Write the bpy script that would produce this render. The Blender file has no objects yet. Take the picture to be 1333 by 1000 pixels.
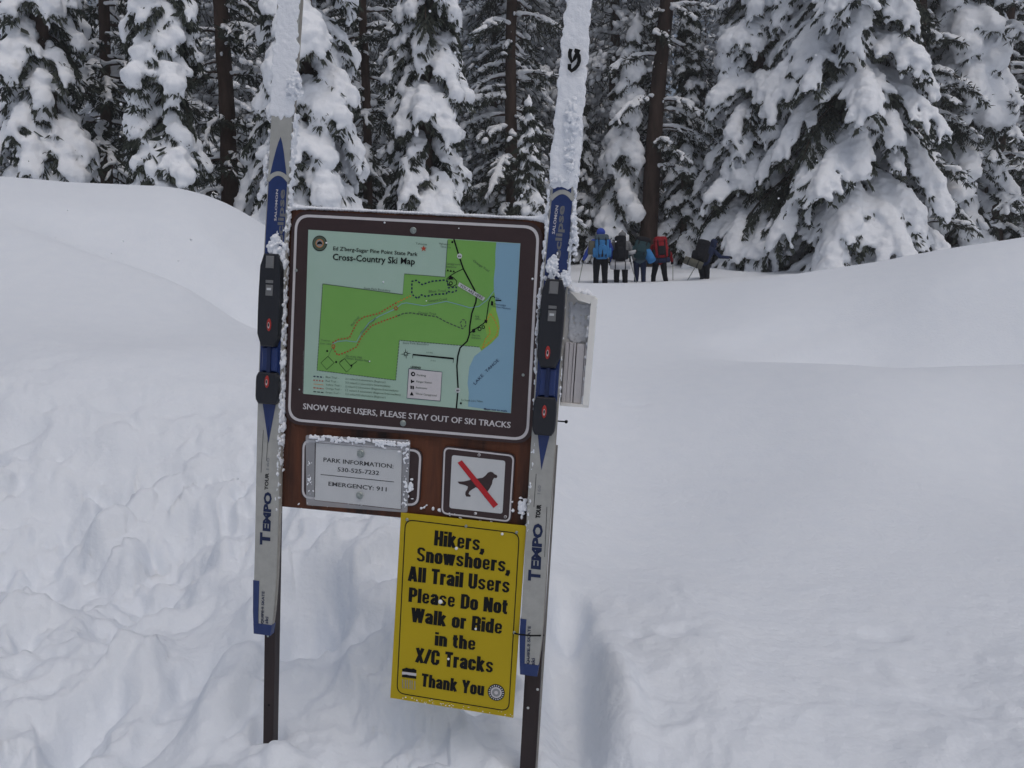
import bpy, bmesh, math, random
import numpy as np
from mathutils import Vector, Matrix
SC = bpy.context.scene
COL = SC.collection
PI = math.pi
# ------------------------------------------------------------------ camera, sky, sun, exposure
EYE = np.array([0.0, 0.0, 1.5])
PITCH = math.radians(5.0)
FPX, CX, CY = 1000.0, 666.5, 500.0
cd = bpy.data.cameras.new('camera'); cam = bpy.data.objects.new('camera', cd); COL.objects.link(cam)
cam.location = EYE; cam.rotation_euler = (PI/2-PITCH, 0, 0)
cd.sensor_fit = 'HORIZONTAL'; cd.sensor_width = 36; cd.lens = 36*FPX/1333
cd.clip_start = 0.05; cd.clip_end = 2000
SC.camera = cam
SUN_EL, SUN_AZ = math.radians(64), math.radians(150)      # azimuth from +Y towards +X
wd = bpy.data.worlds.new('World'); SC.world = wd; wd.use_nodes = True
nt = wd.node_tree; bg = nt.nodes['Background']
sky = nt.nodes.new('ShaderNodeTexSky'); sky.sky_type = 'NISHITA'; sky.sun_disc = False
sky.sun_elevation = SUN_EL; sky.sun_rotation = SUN_AZ; sky.air_density = 1.0; sky.dust_density = 5.0
hs = nt.nodes.new('ShaderNodeHueSaturation'); hs.inputs['Saturation'].default_value = 0.85
nt.links.new(sky.outputs[0], hs.inputs['Color']); nt.links.new(hs.outputs[0], bg.inputs['Color'])
bg.inputs['Strength'].default_value = 0.135
sl = bpy.data.lights.new('sun', 'SUN'); sl.energy = 0.9; sl.angle = math.radians(85); sl.color = (.95, .975, 1)
sun = bpy.data.objects.new('sun', sl); COL.objects.link(sun)
sd = Vector((math.sin(SUN_AZ)*math.cos(SUN_EL), math.cos(SUN_AZ)*math.cos(SUN_EL), math.sin(SUN_EL)))
sun.rotation_euler = sd.to_track_quat('Z', 'Y').to_euler(); sun.location = (0, 0, 30)
SC.view_settings.view_transform = 'Standard'; SC.view_settings.look = 'None'
SC.view_settings.gamma = 1; SC.view_settings.exposure = -0.78

# ------------------------------------------------------------------ materials
def mat(name, col, rough=.6, spec=.3, metal=0.0, bump=None, var=None, sss=0, trans=0, alpha=1, vscale=(1, 1, 1)):
    m = bpy.data.materials.new(name); m.use_nodes = True
    n = m.node_tree.nodes; l = m.node_tree.links; p = n['Principled BSDF']
    p.inputs['Base Color'].default_value = (*col, 1); p.inputs['Roughness'].default_value = rough
    p.inputs['Specular IOR Level'].default_value = spec; p.inputs['Metallic'].default_value = metal
    if sss:
        p.inputs['Subsurface Weight'].default_value = sss
        p.inputs['Subsurface Radius'].default_value = (.02, .035, .06); p.inputs['Subsurface Scale'].default_value = .4
    if alpha < 1: p.inputs['Alpha'].default_value = alpha
    tc = None
    if bump or var:
        tc = n.new('ShaderNodeTexCoord'); mp = n.new('ShaderNodeMapping'); mp.inputs['Scale'].default_value = vscale
        l.new(tc.outputs['Object'], mp.inputs[0])
    if var:      # (scale, second colour, contrast)
        t = n.new('ShaderNodeTexNoise'); t.inputs['Scale'].default_value = var[0]; t.inputs['Detail'].default_value = 5
        t.inputs['Roughness'].default_value = .65
        r = n.new('ShaderNodeValToRGB'); c = var[2]
        r.color_ramp.elements[0].position = .5-c; r.color_ramp.elements[1].position = .5+c
        r.color_ramp.elements[0].color = (*col, 1); r.color_ramp.elements[1].color = (*var[1], 1)
        l.new(mp.outputs[0], t.inputs['Vector']); l.new(t.outputs[0], r.inputs[0]); l.new(r.outputs[0], p.inputs['Base Color'])
    if bump:     # (scale, strength, distance)
        t = n.new('ShaderNodeTexNoise'); t.inputs['Scale'].default_value = bump[0]; t.inputs['Detail'].default_value = 6
        b = n.new('ShaderNodeBump'); b.inputs['Strength'].default_value = bump[1]; b.inputs['Distance'].default_value = bump[2]
        l.new(mp.outputs[0], t.inputs['Vector']); l.new(t.outputs[0], b.inputs['Height']); l.new(b.outputs[0], p.inputs['Normal'])
    return m
SNOW = (.86, .89, .935)
M = {}
M['ground_snow'] = mat('ground_snow', (.74, .785, .85), .75, .2, bump=(55, .35, .012), var=(9, (.77, .81, .865), .2))
M['tree_snow'] = mat('tree_snow', SNOW, .8, .15, bump=(14, .5, .03))
M['frost'] = mat('frost', (.80, .83, .88), .8, .2, bump=(350, .6, .002))
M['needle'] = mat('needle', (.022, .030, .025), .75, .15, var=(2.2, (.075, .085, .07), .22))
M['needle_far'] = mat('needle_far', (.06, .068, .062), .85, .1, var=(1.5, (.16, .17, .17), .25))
M['bark'] = mat('bark', (.035, .024, .020), .9, .1, bump=(9, 1, .04), var=(5, (.085, .06, .05), .2), vscale=(1, 1, .25))
M['red_bark'] = mat('red_bark', (.026, .018, .016), .9, .1, bump=(8, 1, .05), var=(4, (.075, .052, .043), .2), vscale=(1, 1, .25))
M['sign_brown'] = mat('sign_brown', (.032, .017, .018), .42, .4, var=(60, (.040, .022, .023), .3))
M['white_paint'] = mat('white_paint', (.58, .56, .57), .5, .3, var=(90, (.52, .51, .53), .3))
M['map_bg'] = mat('map_bg', (.33, .48, .39), .45, .4, var=(12, (.36, .5, .43), .3))
M['map_green'] = mat('map_green', (.15, .36, .075), .45, .4, var=(20, (.17, .38, .085), .3))
M['map_lime'] = mat('map_lime', (.22, .42, .06), .45, .4)
M['map_lake'] = mat('map_lake', (.19, .35, .47), .45, .4, var=(9, (.21, .37, .49), .3))
M['ink'] = mat('ink', (.009, .010, .011), .7, .15)
M['ink_soft'] = mat('ink_soft', (.07, .10, .07), .5, .3)
M['map_red'] = mat('map_red', (.40, .06, .03), .5, .3)
M['map_orange'] = mat('map_orange', (.55, .22, .04), .5, .3)
M['navy_ink'] = mat('navy_ink', (.012, .022, .07), .5, .3)
M['red_bar'] = mat('red_bar', (.42, .012, .018), .45, .4)
M['yellow'] = mat('yellow', (.47, .35, .006), .5, .25, bump=(9, .12, .01), var=(7, (.41, .305, .006), .3))
M['paper'] = mat('paper', (.57, .59, .60), .7, .2, var=(25, (.50, .52, .54), .3))
M['grey_ink'] = mat('grey_ink', (.25, .26, .27), .6, .2)
M['wood'] = mat('wood', (.022, .013, .011), .6, .3, bump=(40, .7, .003), var=(16, (.12, .040, .018), .13), vscale=(1, .12, 1))
M['post'] = mat('post', (.020, .014, .016), .55, .35, bump=(60, .4, .001), var=(30, (.036, .024, .024), .2), vscale=(1, .2, 1))
M['post_side'] = mat('post_side', (.20, .19, .18), .5, .4, var=(30, (.28, .27, .26), .2))
M['steel'] = mat('steel', (.32, .36, .35), .35, .5, metal=.7, bump=(200, .3, .001))
M['ski_white'] = mat('ski_white', (.40, .405, .385), .4, .4, bump=(160, .25, .001), var=(40, (.32, .325, .31), .22))
M['ski_side'] = mat('ski_side', (.38, .36, .32), .5, .3, var=(60, (.25, .24, .22), .2))
M['ski_blue'] = mat('ski_blue', (.010, .027, .115), .35, .45, var=(45, (.018, .040, .15), .25))
M['black_plastic'] = mat('black_plastic', (.014, .016, .022), .4, .4, bump=(120, .2, .001))
M['grey_plastic'] = mat('grey_plastic', (.16, .165, .17), .4, .4)
M['badge_red'] = mat('badge_red', (.38, .03, .025), .35, .4)
M['sleeve'] = mat('sleeve', (.75, .78, .82), .25, .5, alpha=.05)
M['sleeve_edge'] = mat('sleeve_edge', (.6, .63, .67), .35, .5, alpha=.38)
M['box_white'] = mat('box_white', (.84, .84, .81), .4, .4, bump=(60, .3, .002), var=(50, (.78, .78, .76), .25))

# ------------------------------------------------------------------ helpers
def tag(o, label=None, cat=None, group=None, kind=None):
    if label: o['label'] = label
    if cat: o['category'] = cat
    if group: o['group'] = group
    if kind: o['kind'] = kind
    return o
def empty(name, loc=(0, 0, 0), rz=0.0, mtx=None):
    o = bpy.data.objects.new(name, None); COL.objects.link(o); o.empty_display_size = .1
    if mtx is not None: o.matrix_world = mtx
    else: o.location = loc; o.rotation_euler = (0, 0, rz)
    return o
def link(name, me, m, parent=None, loc=None):
    o = bpy.data.objects.new(name, me); COL.objects.link(o)
    if m is not None:
        for x in (m if isinstance(m, (list, tuple)) else [m]): me.materials.append(x)
    if parent: o.parent = parent
    if loc is not None: o.location = loc
    return o
def mesh_np(V, Fs, smooth=True, mi=None):
    """V (n,3); Fs = list of index arrays, each (m,k)."""
    me = bpy.data.meshes.new('mesh'); V = np.asarray(V, np.float32)
    me.vertices.add(len(V)); me.vertices.foreach_set('co', V.ravel())
    Fs = [np.asarray(f, np.int32) for f in Fs if len(f)]
    loops = np.concatenate([f.ravel() for f in Fs]); tot = np.concatenate([np.full(len(f), f.shape[1], np.int32) for f in Fs])
    st = np.concatenate([[0], np.cumsum(tot)[:-1]]).astype(np.int32)
    me.loops.add(len(loops)); me.loops.foreach_set('vertex_index', loops)
    me.polygons.add(len(tot)); me.polygons.foreach_set('loop_start', st); me.polygons.foreach_set('loop_total', tot)
    me.polygons.foreach_set('use_smooth', np.full(len(tot), smooth))
    if mi is not None: me.polygons.foreach_set('material_index', np.asarray(mi, np.int32))
    me.update(calc_edges=True); me.validate()
    return me
def ico(sub):
    bm = bmesh.new(); bmesh.ops.create_icosphere(bm, subdivisions=sub, radius=1)
    v = np.array([x.co[:] for x in bm.verts]); f = np.array([[q.index for q in p.verts] for p in bm.faces]); bm.free()
    return v, f
ICO1, ICO2, ICO3 = ico(1), ico(2), ico(3)
def batch(base, mats, cen):
    v, f = base; mats = np.asarray(mats); cen = np.asarray(cen); n = len(cen)
    V = np.einsum('nij,vj->nvi', mats, v)+cen[:, None, :]
    F = f[None]+(np.arange(n)*len(v))[:, None, None]
    return V.reshape(-1, 3), F.reshape(-1, f.shape[1])
def frame(d, up=(0, 0, 1)):
    d = np.asarray(d, float); d = d/np.linalg.norm(d); s = np.cross(d, up); ns = np.linalg.norm(s)
    s = np.array([1., 0, 0]) if ns < 1e-6 else s/ns
    return np.stack([d, s, np.cross(s, d)], 1)
# gradient noise in 3-D, vectorised
_rng = np.random.RandomState(7); _perm = np.concatenate([_rng.permutation(256)]*3); _g = _rng.normal(size=(256, 3)); _g /= np.linalg.norm(_g, axis=1)[:, None]
def noise(P):
    P = np.asarray(P, float); i = np.floor(P).astype(int); f = P-i; u = f*f*f*(f*(f*6-15)+10); i &= 255; out = 0
    for a in (0, 1):
        for b in (0, 1):
            for c in (0, 1):
                h = _perm[_perm[_perm[i[:, 0]+a]+i[:, 1]+b]+i[:, 2]+c]
                w = (u[:, 0] if a else 1-u[:, 0])*(u[:, 1] if b else 1-u[:, 1])*(u[:, 2] if c else 1-u[:, 2])
                out = out+w*((f-np.array([a, b, c]))*_g[h]).sum(1)
    return out*1.6
def remesh(V, F, voxel, smooth=2, amp=0, freq=1, amp2=0, freq2=1, seed=0):
    me = mesh_np(V, [F]); o = bpy.data.objects.new('tmp', me); COL.objects.link(o)
    r = o.modifiers.new('r', 'REMESH'); r.mode = 'VOXEL'; r.voxel_size = voxel
    if smooth:
        s = o.modifiers.new('s', 'SMOOTH'); s.iterations = smooth; s.factor = .5
    dg = bpy.context.evaluated_depsgraph_get(); dg.update()
    me2 = bpy.data.meshes.new_from_object(o.evaluated_get(dg), preserve_all_data_layers=False, depsgraph=dg)
    bpy.data.objects.remove(o); bpy.data.meshes.remove(me)
    if amp:
        n = len(me2.vertices); co = np.empty(n*3, np.float32); me2.vertices.foreach_get('co', co); co = co.reshape(-1, 3)
        no = np.empty(n*3, np.float32); me2.vertices.foreach_get('normal', no); no = no.reshape(-1, 3)
        d = amp*noise(co*freq+seed)
        if amp2: d = d+amp2*noise(co*freq2+seed+5)
        co = co+no*d[:, None]; me2.vertices.foreach_set('co', co.ravel().astype(np.float32))
    me2.polygons.foreach_set('use_smooth', np.ones(len(me2.polygons), bool)); me2.update()
    return me2
def tube(path, rad, n=10, cap=True):
    path = np.asarray(path, float); rad = np.broadcast_to(rad, len(path)); V = []; F = []
    for k, (p, r) in enumerate(zip(path, rad)):
        d = path[min(k+1, len(path)-1)]-path[max(k-1, 0)]
        fr = frame(d, (0, 0, 1) if abs(d[2]) < .9*np.linalg.norm(d) else (0, 1, 0))
        a = np.arange(n)*2*PI/n; V.append(p+r*(np.cos(a)[:, None]*fr[:, 1]+np.sin(a)[:, None]*fr[:, 2]))
        if k:
            b = (k-1)*n; j = np.arange(n); F.append(np.stack([b+j, b+(j+1) % n, b+n+(j+1) % n, b+n+j], 1))
    V = np.concatenate(V); F = np.concatenate(F)
    if cap:
        c0, c1 = len(V), len(V)+1; V = np.vstack([V, path[0], path[-1]]); j = np.arange(n); b = (len(path)-1)*n
        F = np.concatenate([F, np.stack([np.full(n, c0), (j+1) % n, j, j], 1)[:, :4]*1])[:len(F)]
        T = np.concatenate([np.stack([np.full(n, c0), (j+1) % n, j], 1), np.stack([np.full(n, c1), b+j, b+(j+1) % n], 1)])
        return V, F, T
    return V, F, np.zeros((0, 3), int)
class MB:
    """collects planar pieces (sign work) into one mesh with several materials"""
    def __init__(s): s.v = []; s.f = []; s.m = []; s.mats = []
    def mi(s, m):
        m = M[m] if isinstance(m, str) else m
        if m not in s.mats: s.mats.append(m)
        return s.mats.index(m)
    def add(s, V, F, m):
        b = len(s.v); s.v += [tuple(x) for x in V]; k = s.mi(m)
        for f in F: s.f.append([b+i for i in f]); s.m.append(k)
    def poly(s, pts, w, m):
        pts = [(p[0], p[1]) for p in pts]
        a = sum(pts[i][0]*pts[(i+1) % len(pts)][1]-pts[(i+1) % len(pts)][0]*pts[i][1] for i in range(len(pts)))
        if a < 0: pts = pts[::-1]
        s.add([(x, y, w) for x, y in pts], [list(range(len(pts)))], m)
    def prism(s, pts, w0, w1, m, bev=0):
        pts = [(p[0], p[1]) for p in pts]; n = len(pts)
        a = sum(pts[i][0]*pts[(i+1) % n][1]-pts[(i+1) % n][0]*pts[i][1] for i in range(n))
        if a < 0: pts = pts[::-1]
        c = (sum(p[0] for p in pts)/n, sum(p[1] for p in pts)/n)
        if bev:
            ins = []
            for x, y in pts:
                d = math.hypot(x-c[0], y-c[1]) or 1; ins.append((x-(x-c[0])/d*bev, y-(y-c[1])/d*bev))
            V = [(x, y, w0) for x, y in pts]+[(x, y, w1-bev) for x, y in pts]+[(x, y, w1) for x, y in ins]
            F = [list(range(n))[::-1], list(range(2*n, 3*n))]
            for q in (0, n): F += [[q+i, q+(i+1) % n, q+n+(i+1) % n, q+n+i] for i in range(n)]
        else:
            V = [(x, y, w0) for x, y in pts]+[(x, y, w1) for x, y in pts]
            F = [list(range(n))[::-1], list(range(n, 2*n))]+[[i, (i+1) % n, n+(i+1) % n, n+i] for i in range(n)]
        s.add(V, F, m)
    def ring(s, out, inn, w, m):
        n = len(out); V = [(p[0], p[1], w) for p in out]+[(p[0], p[1], w) for p in inn]
        s.add(V, [[i, (i+1) % n, n+(i+1) % n, n+i] for i in range(n)], m)
    def stroke(s, pts, width, w, m, dash=None):
        P = [np.array(p[:2], float) for p in pts]; segs = []
        if dash:
            d = 0.; cur = [P[0]]; on = True; rem = dash[0]
            for a, b in zip(P[:-1], P[1:]):
                L = np.linalg.norm(b-a); t = 0.
                while L-t > rem:
                    t += rem; q = a+(b-a)*t/L
                    if on: segs.append(cur+[q])
                    cur = [q]; on = not on; rem = dash[0] if on else dash[1]
                rem -= L-t
                if on: cur.append(b)
                else: cur = [b]
            if on and len(cur) > 1: segs.append(cur)
        else: segs = [P]
        h = width/2
        for sg in segs:
            V = []
            for i, p in enumerate(sg):
                t = sg[min(i+1, len(sg)-1)]-sg[max(i-1, 0)]; L = np.linalg.norm(t) or 1; nn = np.array([-t[1], t[0]])/L*h
                V += [(*(p+nn), w), (*(p-nn), w)]
            s.add(V, [[2*i, 2*i+1, 2*i+3, 2*i+2] for i in range(len(sg)-1)], m)
    def disc(s, c, r, w, m, n=24, w0=None, sy=1):
        pts = [(c[0]+r*math.cos(2*PI*i/n), c[1]+r*sy*math.sin(2*PI*i/n)) for i in range(n)]
        if w0 is None: s.poly(pts, w, m)
        else: s.prism(pts, w0, w, m, bev=min(r*.25, (w-w0)*.5))
    def text(s, body, a, b, h, w, m, bold=0.0, xh=None, smear=0):
        """lettering whose baseline runs from a to b (local 2-D), capitals h high; bold widens the strokes"""
        cu = bpy.data.curves.new('t', 'FONT'); cu.body = body; cu.size = 1; cu.offset = bold; cu.resolution_u = 2
        o = bpy.data.objects.new('t', cu); COL.objects.link(o); dg = bpy.context.evaluated_depsgraph_get(); dg.update()
        me = bpy.data.meshes.new_from_object(o.evaluated_get(dg), depsgraph=dg)
        V = np.array([v.co[:2] for v in me.vertices]); F = [list(p.vertices) for p in me.polygons]
        bpy.data.objects.remove(o); bpy.data.curves.remove(cu); bpy.data.meshes.remove(me)
        if not len(V): return
        if xh: V[:, 1] = np.where(V[:, 1] < 0, V[:, 1], np.interp(V[:, 1], [0, .56, .8], [0, xh, .8]))
        a = np.array(a[:2], float); b = np.array(b[:2], float); L = np.linalg.norm(b-a); d = (b-a)/L; n = np.array([-d[1], d[0]])
        x0, x1 = V[:, 0].min(), V[:, 0].max(); sx = L/(x1-x0); sy = h/.729
        P = a+np.outer((V[:, 0]-x0)*sx, d)+np.outer(V[:, 1]*sy, n)
        for k in (range(smear) if smear else [0]):
            sh = (k-(smear-1)/2)*h*.055 if smear else 0
            s.add([(x+d[0]*sh, y+d[1]*sh, w+k*.00005) for x, y in P], F, m)
    def heavy(s, body, a, b, h, w, m):
        # condensed poster letters drawn as broad strokes
        t = .192; o = .09; xh = .755
        arch = [(o, .58), (.14, xh-o), (.25, xh-o), (.315, .58)]; bowl = lambda x0, x1, y1: [((x0+x1)/2, o), (x0+.05, o), (x0, .17), (x0, y1-.17), (x0+.05, y1-o), (x1-.05, y1-o), (x1, y1-.17), (x1, .17), (x1-.05, o), ((x0+x1)/2, o)]
        es = lambda y, x1: [(x1, y-.23), (x1, y-.16), (x1-.06, y-o), (o+.06, y-o), (o, y-.17), (o, y*.62), (o+.06, y*.55), (x1-.06, y*.44), (x1, y*.36), (x1, .17), (x1-.06, o), (o+.06, o), (o, .16), (o, .24)]
        P_ = [(o, .915), (.28, .915), (.355, .84), (.355, .54), (.28, .46), (o, .46)]
        G = {'H': (.44, [[(o, 0), (o, 1)], [(.355, 0), (.355, 1)], [(o, .5), (.355, .5)]]), 'i': (.17, [[(o, 0), (o, .74)], [(o, .84), (o, 1)]]), 'l': (.17, [[(o, 0), (o, 1)]]),
             'k': (.43, [[(o, 0), (o, 1)], [(.11, .28), (.34, xh)], [(.17, .42), (.35, 0)]]), 'e': (.40, [[(o, .39), (.315, .39), (.315, .58), (.26, xh-o), (.14, xh-o), (o, .58), (o, .18), (.14, o), (.26, o), (.315, .17), (.315, .25)]]),
             'r': (.29, [[(o, 0), (o, xh)], [(o, .54), (.14, .65), (.28, .66)]]), 's': (.40, [es(xh, .315)]), 'S': (.44, [es(1, .355)]), ',': (.20, [[(o, 0), (o, .17)], [(.12, .06), (.03, -.22)]]), 'n': (.40, [[(o, 0), (o, xh)], arch+[(.315, 0)]]), 'h': (.40, [[(o, 0), (o, 1)], arch+[(.315, 0)]]),
             'o': (.40, [bowl(o, .315, xh)]), 'w': (.60, [[(.07, xh), (.17, 0)], [(.17, 0), (.29, xh)], [(.31, xh), (.42, 0)], [(.42, 0), (.52, xh)]]), 'W': (.68, [[(.07, 1), (.19, 0)], [(.19, 0), (.33, 1)], [(.35, 1), (.48, 0)], [(.48, 0), (.60, 1)]]), 'A': (.48, [[(.075, 0), (.22, 1)], [(.40, 0), (.25, 1)], [(.12, .25), (.36, .25)]]),
             'T': (.42, [[(0, .92), (.42, .92)], [(.21, 0), (.21, .92)]]), 'a': (.40, [[(o, .52), (o, .59), (.14, xh-o), (.26, xh-o), (.315, .58), (.315, 0)], [(.315, .43), (.18, .39), (o+.01, .29), (o, .17), (.13, o), (.22, .1), (.31, .19)]]), 'U': (.44, [[(o, 1), (o, .18), (.15, o), (.29, o), (.355, .18), (.355, 1)]]), 'P': (.44, [[(o, 0), (o, 1)], P_]),
             'D': (.44, [[(o, 0), (o, 1)], [(o, .915), (.27, .915), (.355, .82), (.355, .18), (.27, o), (o, o)]]), 'N': (.46, [[(o, 0), (o, 1)], [(.375, 0), (.375, 1)], [(o, 1), (.375, 0)]]), 't': (.28, [[(.12, .95), (.12, .17), (.17, o), (.27, o)], [(0, .68), (.27, .68)]]), 'R': (.44, [[(o, 0), (o, 1)], P_, [(.28, .46), (.355, .38), (.355, 0)]]), 'd': (.40, [[(.315, 0), (.315, 1)], bowl(o, .315, xh)]),
             'X': (.46, [[(.08, 0), (.38, 1)], [(.08, 1), (.38, 0)]]), '/': (.30, [[(.03, 0), (.27, 1)]]), 'C': (.44, [[(.355, .62), (.355, .82), (.29, .915), (.15, .915), (o, .82), (o, .18), (.15, o), (.29, o), (.355, .18), (.355, .38)]]), 'c': (.40, [[(.315, .48), (.315, .58), (.26, xh-o), (.14, xh-o), (o, .58), (o, .18), (.14, o), (.26, o), (.315, .18), (.315, .29)]]),
             'Y': (.46, [[(.07, 1), (.23, .42)], [(.39, 1), (.23, .42)], [(.23, 0), (.23, .48)]]), 'u': (.40, [[(o, xh), (o, .17), (.14, o), (.24, o), (.315, .17)], [(.315, 0), (.315, xh)]]), ' ': (.20, [])}
        wd_ = sum(G[c][0]+.05 for c in body)-.05; a = np.array(a[:2], float); b = np.array(b[:2], float); L = np.linalg.norm(b-a); d = (b-a)/L; n = np.array([-d[1], d[0]]); sx = L/wd_; x = 0; q = 0
        for c in body:
            for pl in G[c][1]:
                tmp = MB(); tmp.stroke(pl, t if len(pl) < 9 or c in 'oUDCcd' else .145, 0, m); q = (q+1) % 5
                s.add([(*(a+d*(x+v[0])*sx+n*v[1]*h), w+q*.00006) for v in tmp.v], tmp.f, m)
            x += G[c][0]+.05
    def build(s, name, parent=None, origin=(0, 0, 0), smooth=False):
        me = bpy.data.meshes.new(name); me.from_pydata([(v[0]-origin[0], v[1]-origin[1], v[2]-origin[2]) for v in s.v], [], s.f)
        for m in s.mats: me.materials.append(m)
        me.polygons.foreach_set('material_index', s.m)
        if smooth: me.polygons.foreach_set('use_smooth', [True]*len(s.f))
        me.update()
        o = bpy.data.objects.new(name, me); COL.objects.link(o)
        if parent: o.parent = parent
        return o
def rrect(q, r, n=6):
    """rounded outline of a four-cornered shape"""
    q = [np.array(p[:2], float) for p in q]; out = []
    for i in range(4):
        p = q[i]; a = q[i-1]-p; b = q[(i+1) % 4]-p; a /= np.linalg.norm(a); b /= np.linalg.norm(b)
        for k in range(n+1):
            t = k/n; out.append((p+a*r*(1-t)**2+b*r*t**2))
    return out
def inset(q, d):
    q = [np.array(p[:2], float) for p in q]; out = []
    for i in range(4):
        p = q[i]; a = q[i-1]-p; b = q[(i+1) % 4]-p; a /= np.linalg.norm(a); b /= np.linalg.norm(b)
        out.append(p+(a+b)*d/abs(a[0]*b[1]-a[1]*b[0]))
    return out

# directions of things seen in the photograph, as metres in the place
def ray(px, py):
    x = (px-CX)/FPX; y = (CY-py)/FPX; c, s_ = math.cos(PITCH), math.sin(PITCH)
    return np.array([x, c+y*s_, -s_+y*c])
def at(px, py, Y):
    r = ray(px, py); return EYE+r*(Y/r[1])

# ------------------------------------------------------------------ the snow ground
ctrl = [  # photo x, photo y, distance, roughness
 (-150, 226, 7.2, 0), (0, 236, 7, 0), (120, 248, 7, 0), (200, 264, 6.75, 0), (265, 294, 6.6, 0), (330, 322, 6.9, 0), (430, 345, 8.2, 0), (560, 360, 10, 0), (745, 371, 12.5, 0),
 (870, 371, 13, 0), (980, 366, 12, 0), (1080, 352, 11, 0), (1200, 334, 10, 0), (1333, 312, 9, 0), (1480, 290, 8.5, 0),
 (-150, 300, 5.6, 0), (0, 300, 5.7, 0), (110, 292, 6.1, 0), (190, 318, 6.0, 0), (240, 362, 5.6, 0), (310, 372, 6.2, 0),
 (0, 400, 4.5, 0), (170, 440, 4.2, 0), (-150, 430, 4.2, 0), (300, 440, 4.4, 0), (450, 440, 5, 0), (600, 450, 5, 0),
 (0, 575, 2.95, .5), (120, 555, 3.05, .35), (220, 540, 3.15, .3), (335, 527, 3.3, .2), (450, 560, 3.0, .3), (600, 570, 2.9, .2), (-200, 580, 2.9, .5),
 (0, 670, 2.72, 1), (170, 665, 2.75, 1), (280, 640, 2.85, .9), (0, 610, 2.92, .9), (120, 600, 2.98, .9), (220, 585, 3.05, .8), (400, 670, 2.55, .8), (500, 680, 2.4, .8), (600, 690, 2.3, .6),
 (0, 830, 2.05, 1), (170, 800, 2.2, .9), (270, 820, 2.1, .5), (430, 770, 2.05, .7), (600, 790, 1.95, .6),
 (0, 1000, 1.5, .8), (170, 980, 1.55, .5), (352, 972, 1.5, .4), (480, 930, 1.6, .6), (600, 960, 1.55, .6), (700, 1010, 1.46, .4),
 (-250, 900, 1.7, 1), (0, 1250, 1.05, .6), (350, 1250, 1.05, .4), (700, 1300, 1.0, .4), (1100, 1250, 1.0, .3), (1400, 1200, 1.05, .3),
 (740, 930, 1.62, .2), (745, 820, 1.95, .2), (830, 900, 1.65, .35), (850, 800, 2.0, .25), (1000, 930, 1.55, .2), (1000, 800, 2.1, .1), (1333, 950, 1.5, .3), (1333, 800, 2.05, .1), (1600, 900, 1.6, .2),
 (760, 700, 2.7, 0), (1000, 680, 2.85, 0), (1333, 680, 2.8, 0), (1600, 680, 2.8, 0),
 (760, 580, 4.0, 0), (1000, 570, 4.0, 0), (1333, 570, 3.8, 0), (1600, 560, 3.8, 0),
 (770, 480, 6.2, 0), (940, 480, 5.8, 0), (1080, 474, 5.4, 0), (1230, 478, 5.0, 0), (1333, 474, 4.9, 0), (1500, 470, 4.8, 0),
 (780, 420, 8.8, 0), (930, 430, 8.0, 0), (1000, 435, 7.6, 0), (1050, 446, 7.2, 0), (1200, 462, 6.7, 0), (1333, 460, 6.5, 0), (1500, 445, 6.3, 0),
 (1000, 400, 8.3, 0), (1100, 395, 7.9, 0), (1220, 392, 7.3, 0), (1333, 380, 7.05, 0), (1480, 365, 6.9, 0),
 (740, 367, 20, 0), (850, 367, 20.5, 0), (950, 366, 20, 0), (1100, 362, 20, 0), (740, 350, 26, 0), (850, 349, 26, 0), (950, 348, 26, 0), (850, 338, 31, 0), (1300, 352, 18, 0), (1500, 340, 16, 0),
 (560, 360, 17, 0), (400, 350, 15, 0), (250, 330, 13, 0), (60, 300, 12, 0), (-200, 290, 12, 0)]
CP = []; CZ = []; CR = []
for px, py, Y, rg in ctrl:
    p = at(px, py, Y); CP.append(p[:2]); CZ.append(p[2]); CR.append(rg)
for x, y, z in [(0, -.6, .25), (-1.2, -.3, .3), (1.2, -.3, .3), (0, -3, .3), (-3, -2, .4), (3, -2, .4), (-5, 1, 1.0), (5, 1, .8), (0, -12, .3), (12, -8, .8), (-12, -8, .8), (-14, 4, 2.2), (14, 4, 2.2),
                (0, 36, 4.4), (-20, 32, 4.1), (24, 32, 4.2), (-25, 12, 3.0), (25, 12, 3.0), (0, 80, 8), (-70, 60, 5), (70, 60, 5), (0, 300, 14), (-250, 100, 9), (250, 100, 9), (-80, -80, 2), (80, -80, 2), (0, -300, 2)]:
    CP.append(np.array([x, y], float)); CZ.append(z); CR.append(.2 if x*x+y*y < 12 else 0)
CP = np.array(CP); CZ = np.array(CZ); CR = np.array(CR)
def emb(P):
    r = np.maximum(np.hypot(P[:, 0], P[:, 1]), .05); return np.stack([2.2*P[:, 0]/r, 2.2*P[:, 1]/r, np.log(r)], 1)
CE = emb(CP)
def rbf(E, c): return np.sqrt(((E[:, None]-CE[None])**2).sum(2)+c*c)
A = rbf(CE, .22); n_ = len(CE); B = np.block([[A-1e-3*np.eye(n_), np.ones((n_, 1))], [np.ones((1, n_)), np.zeros((1, 1))]])
WZ = np.linalg.solve(B, np.append(CZ, 0)); A2 = rbf(CE, .1); B[:n_, :n_] = A2-2e-2*np.eye(n_); WR = np.linalg.solve(B, np.append(CR, 0))
dents = []     # (photo x, photo y, distance, depth, radius across, radius along)
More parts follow.
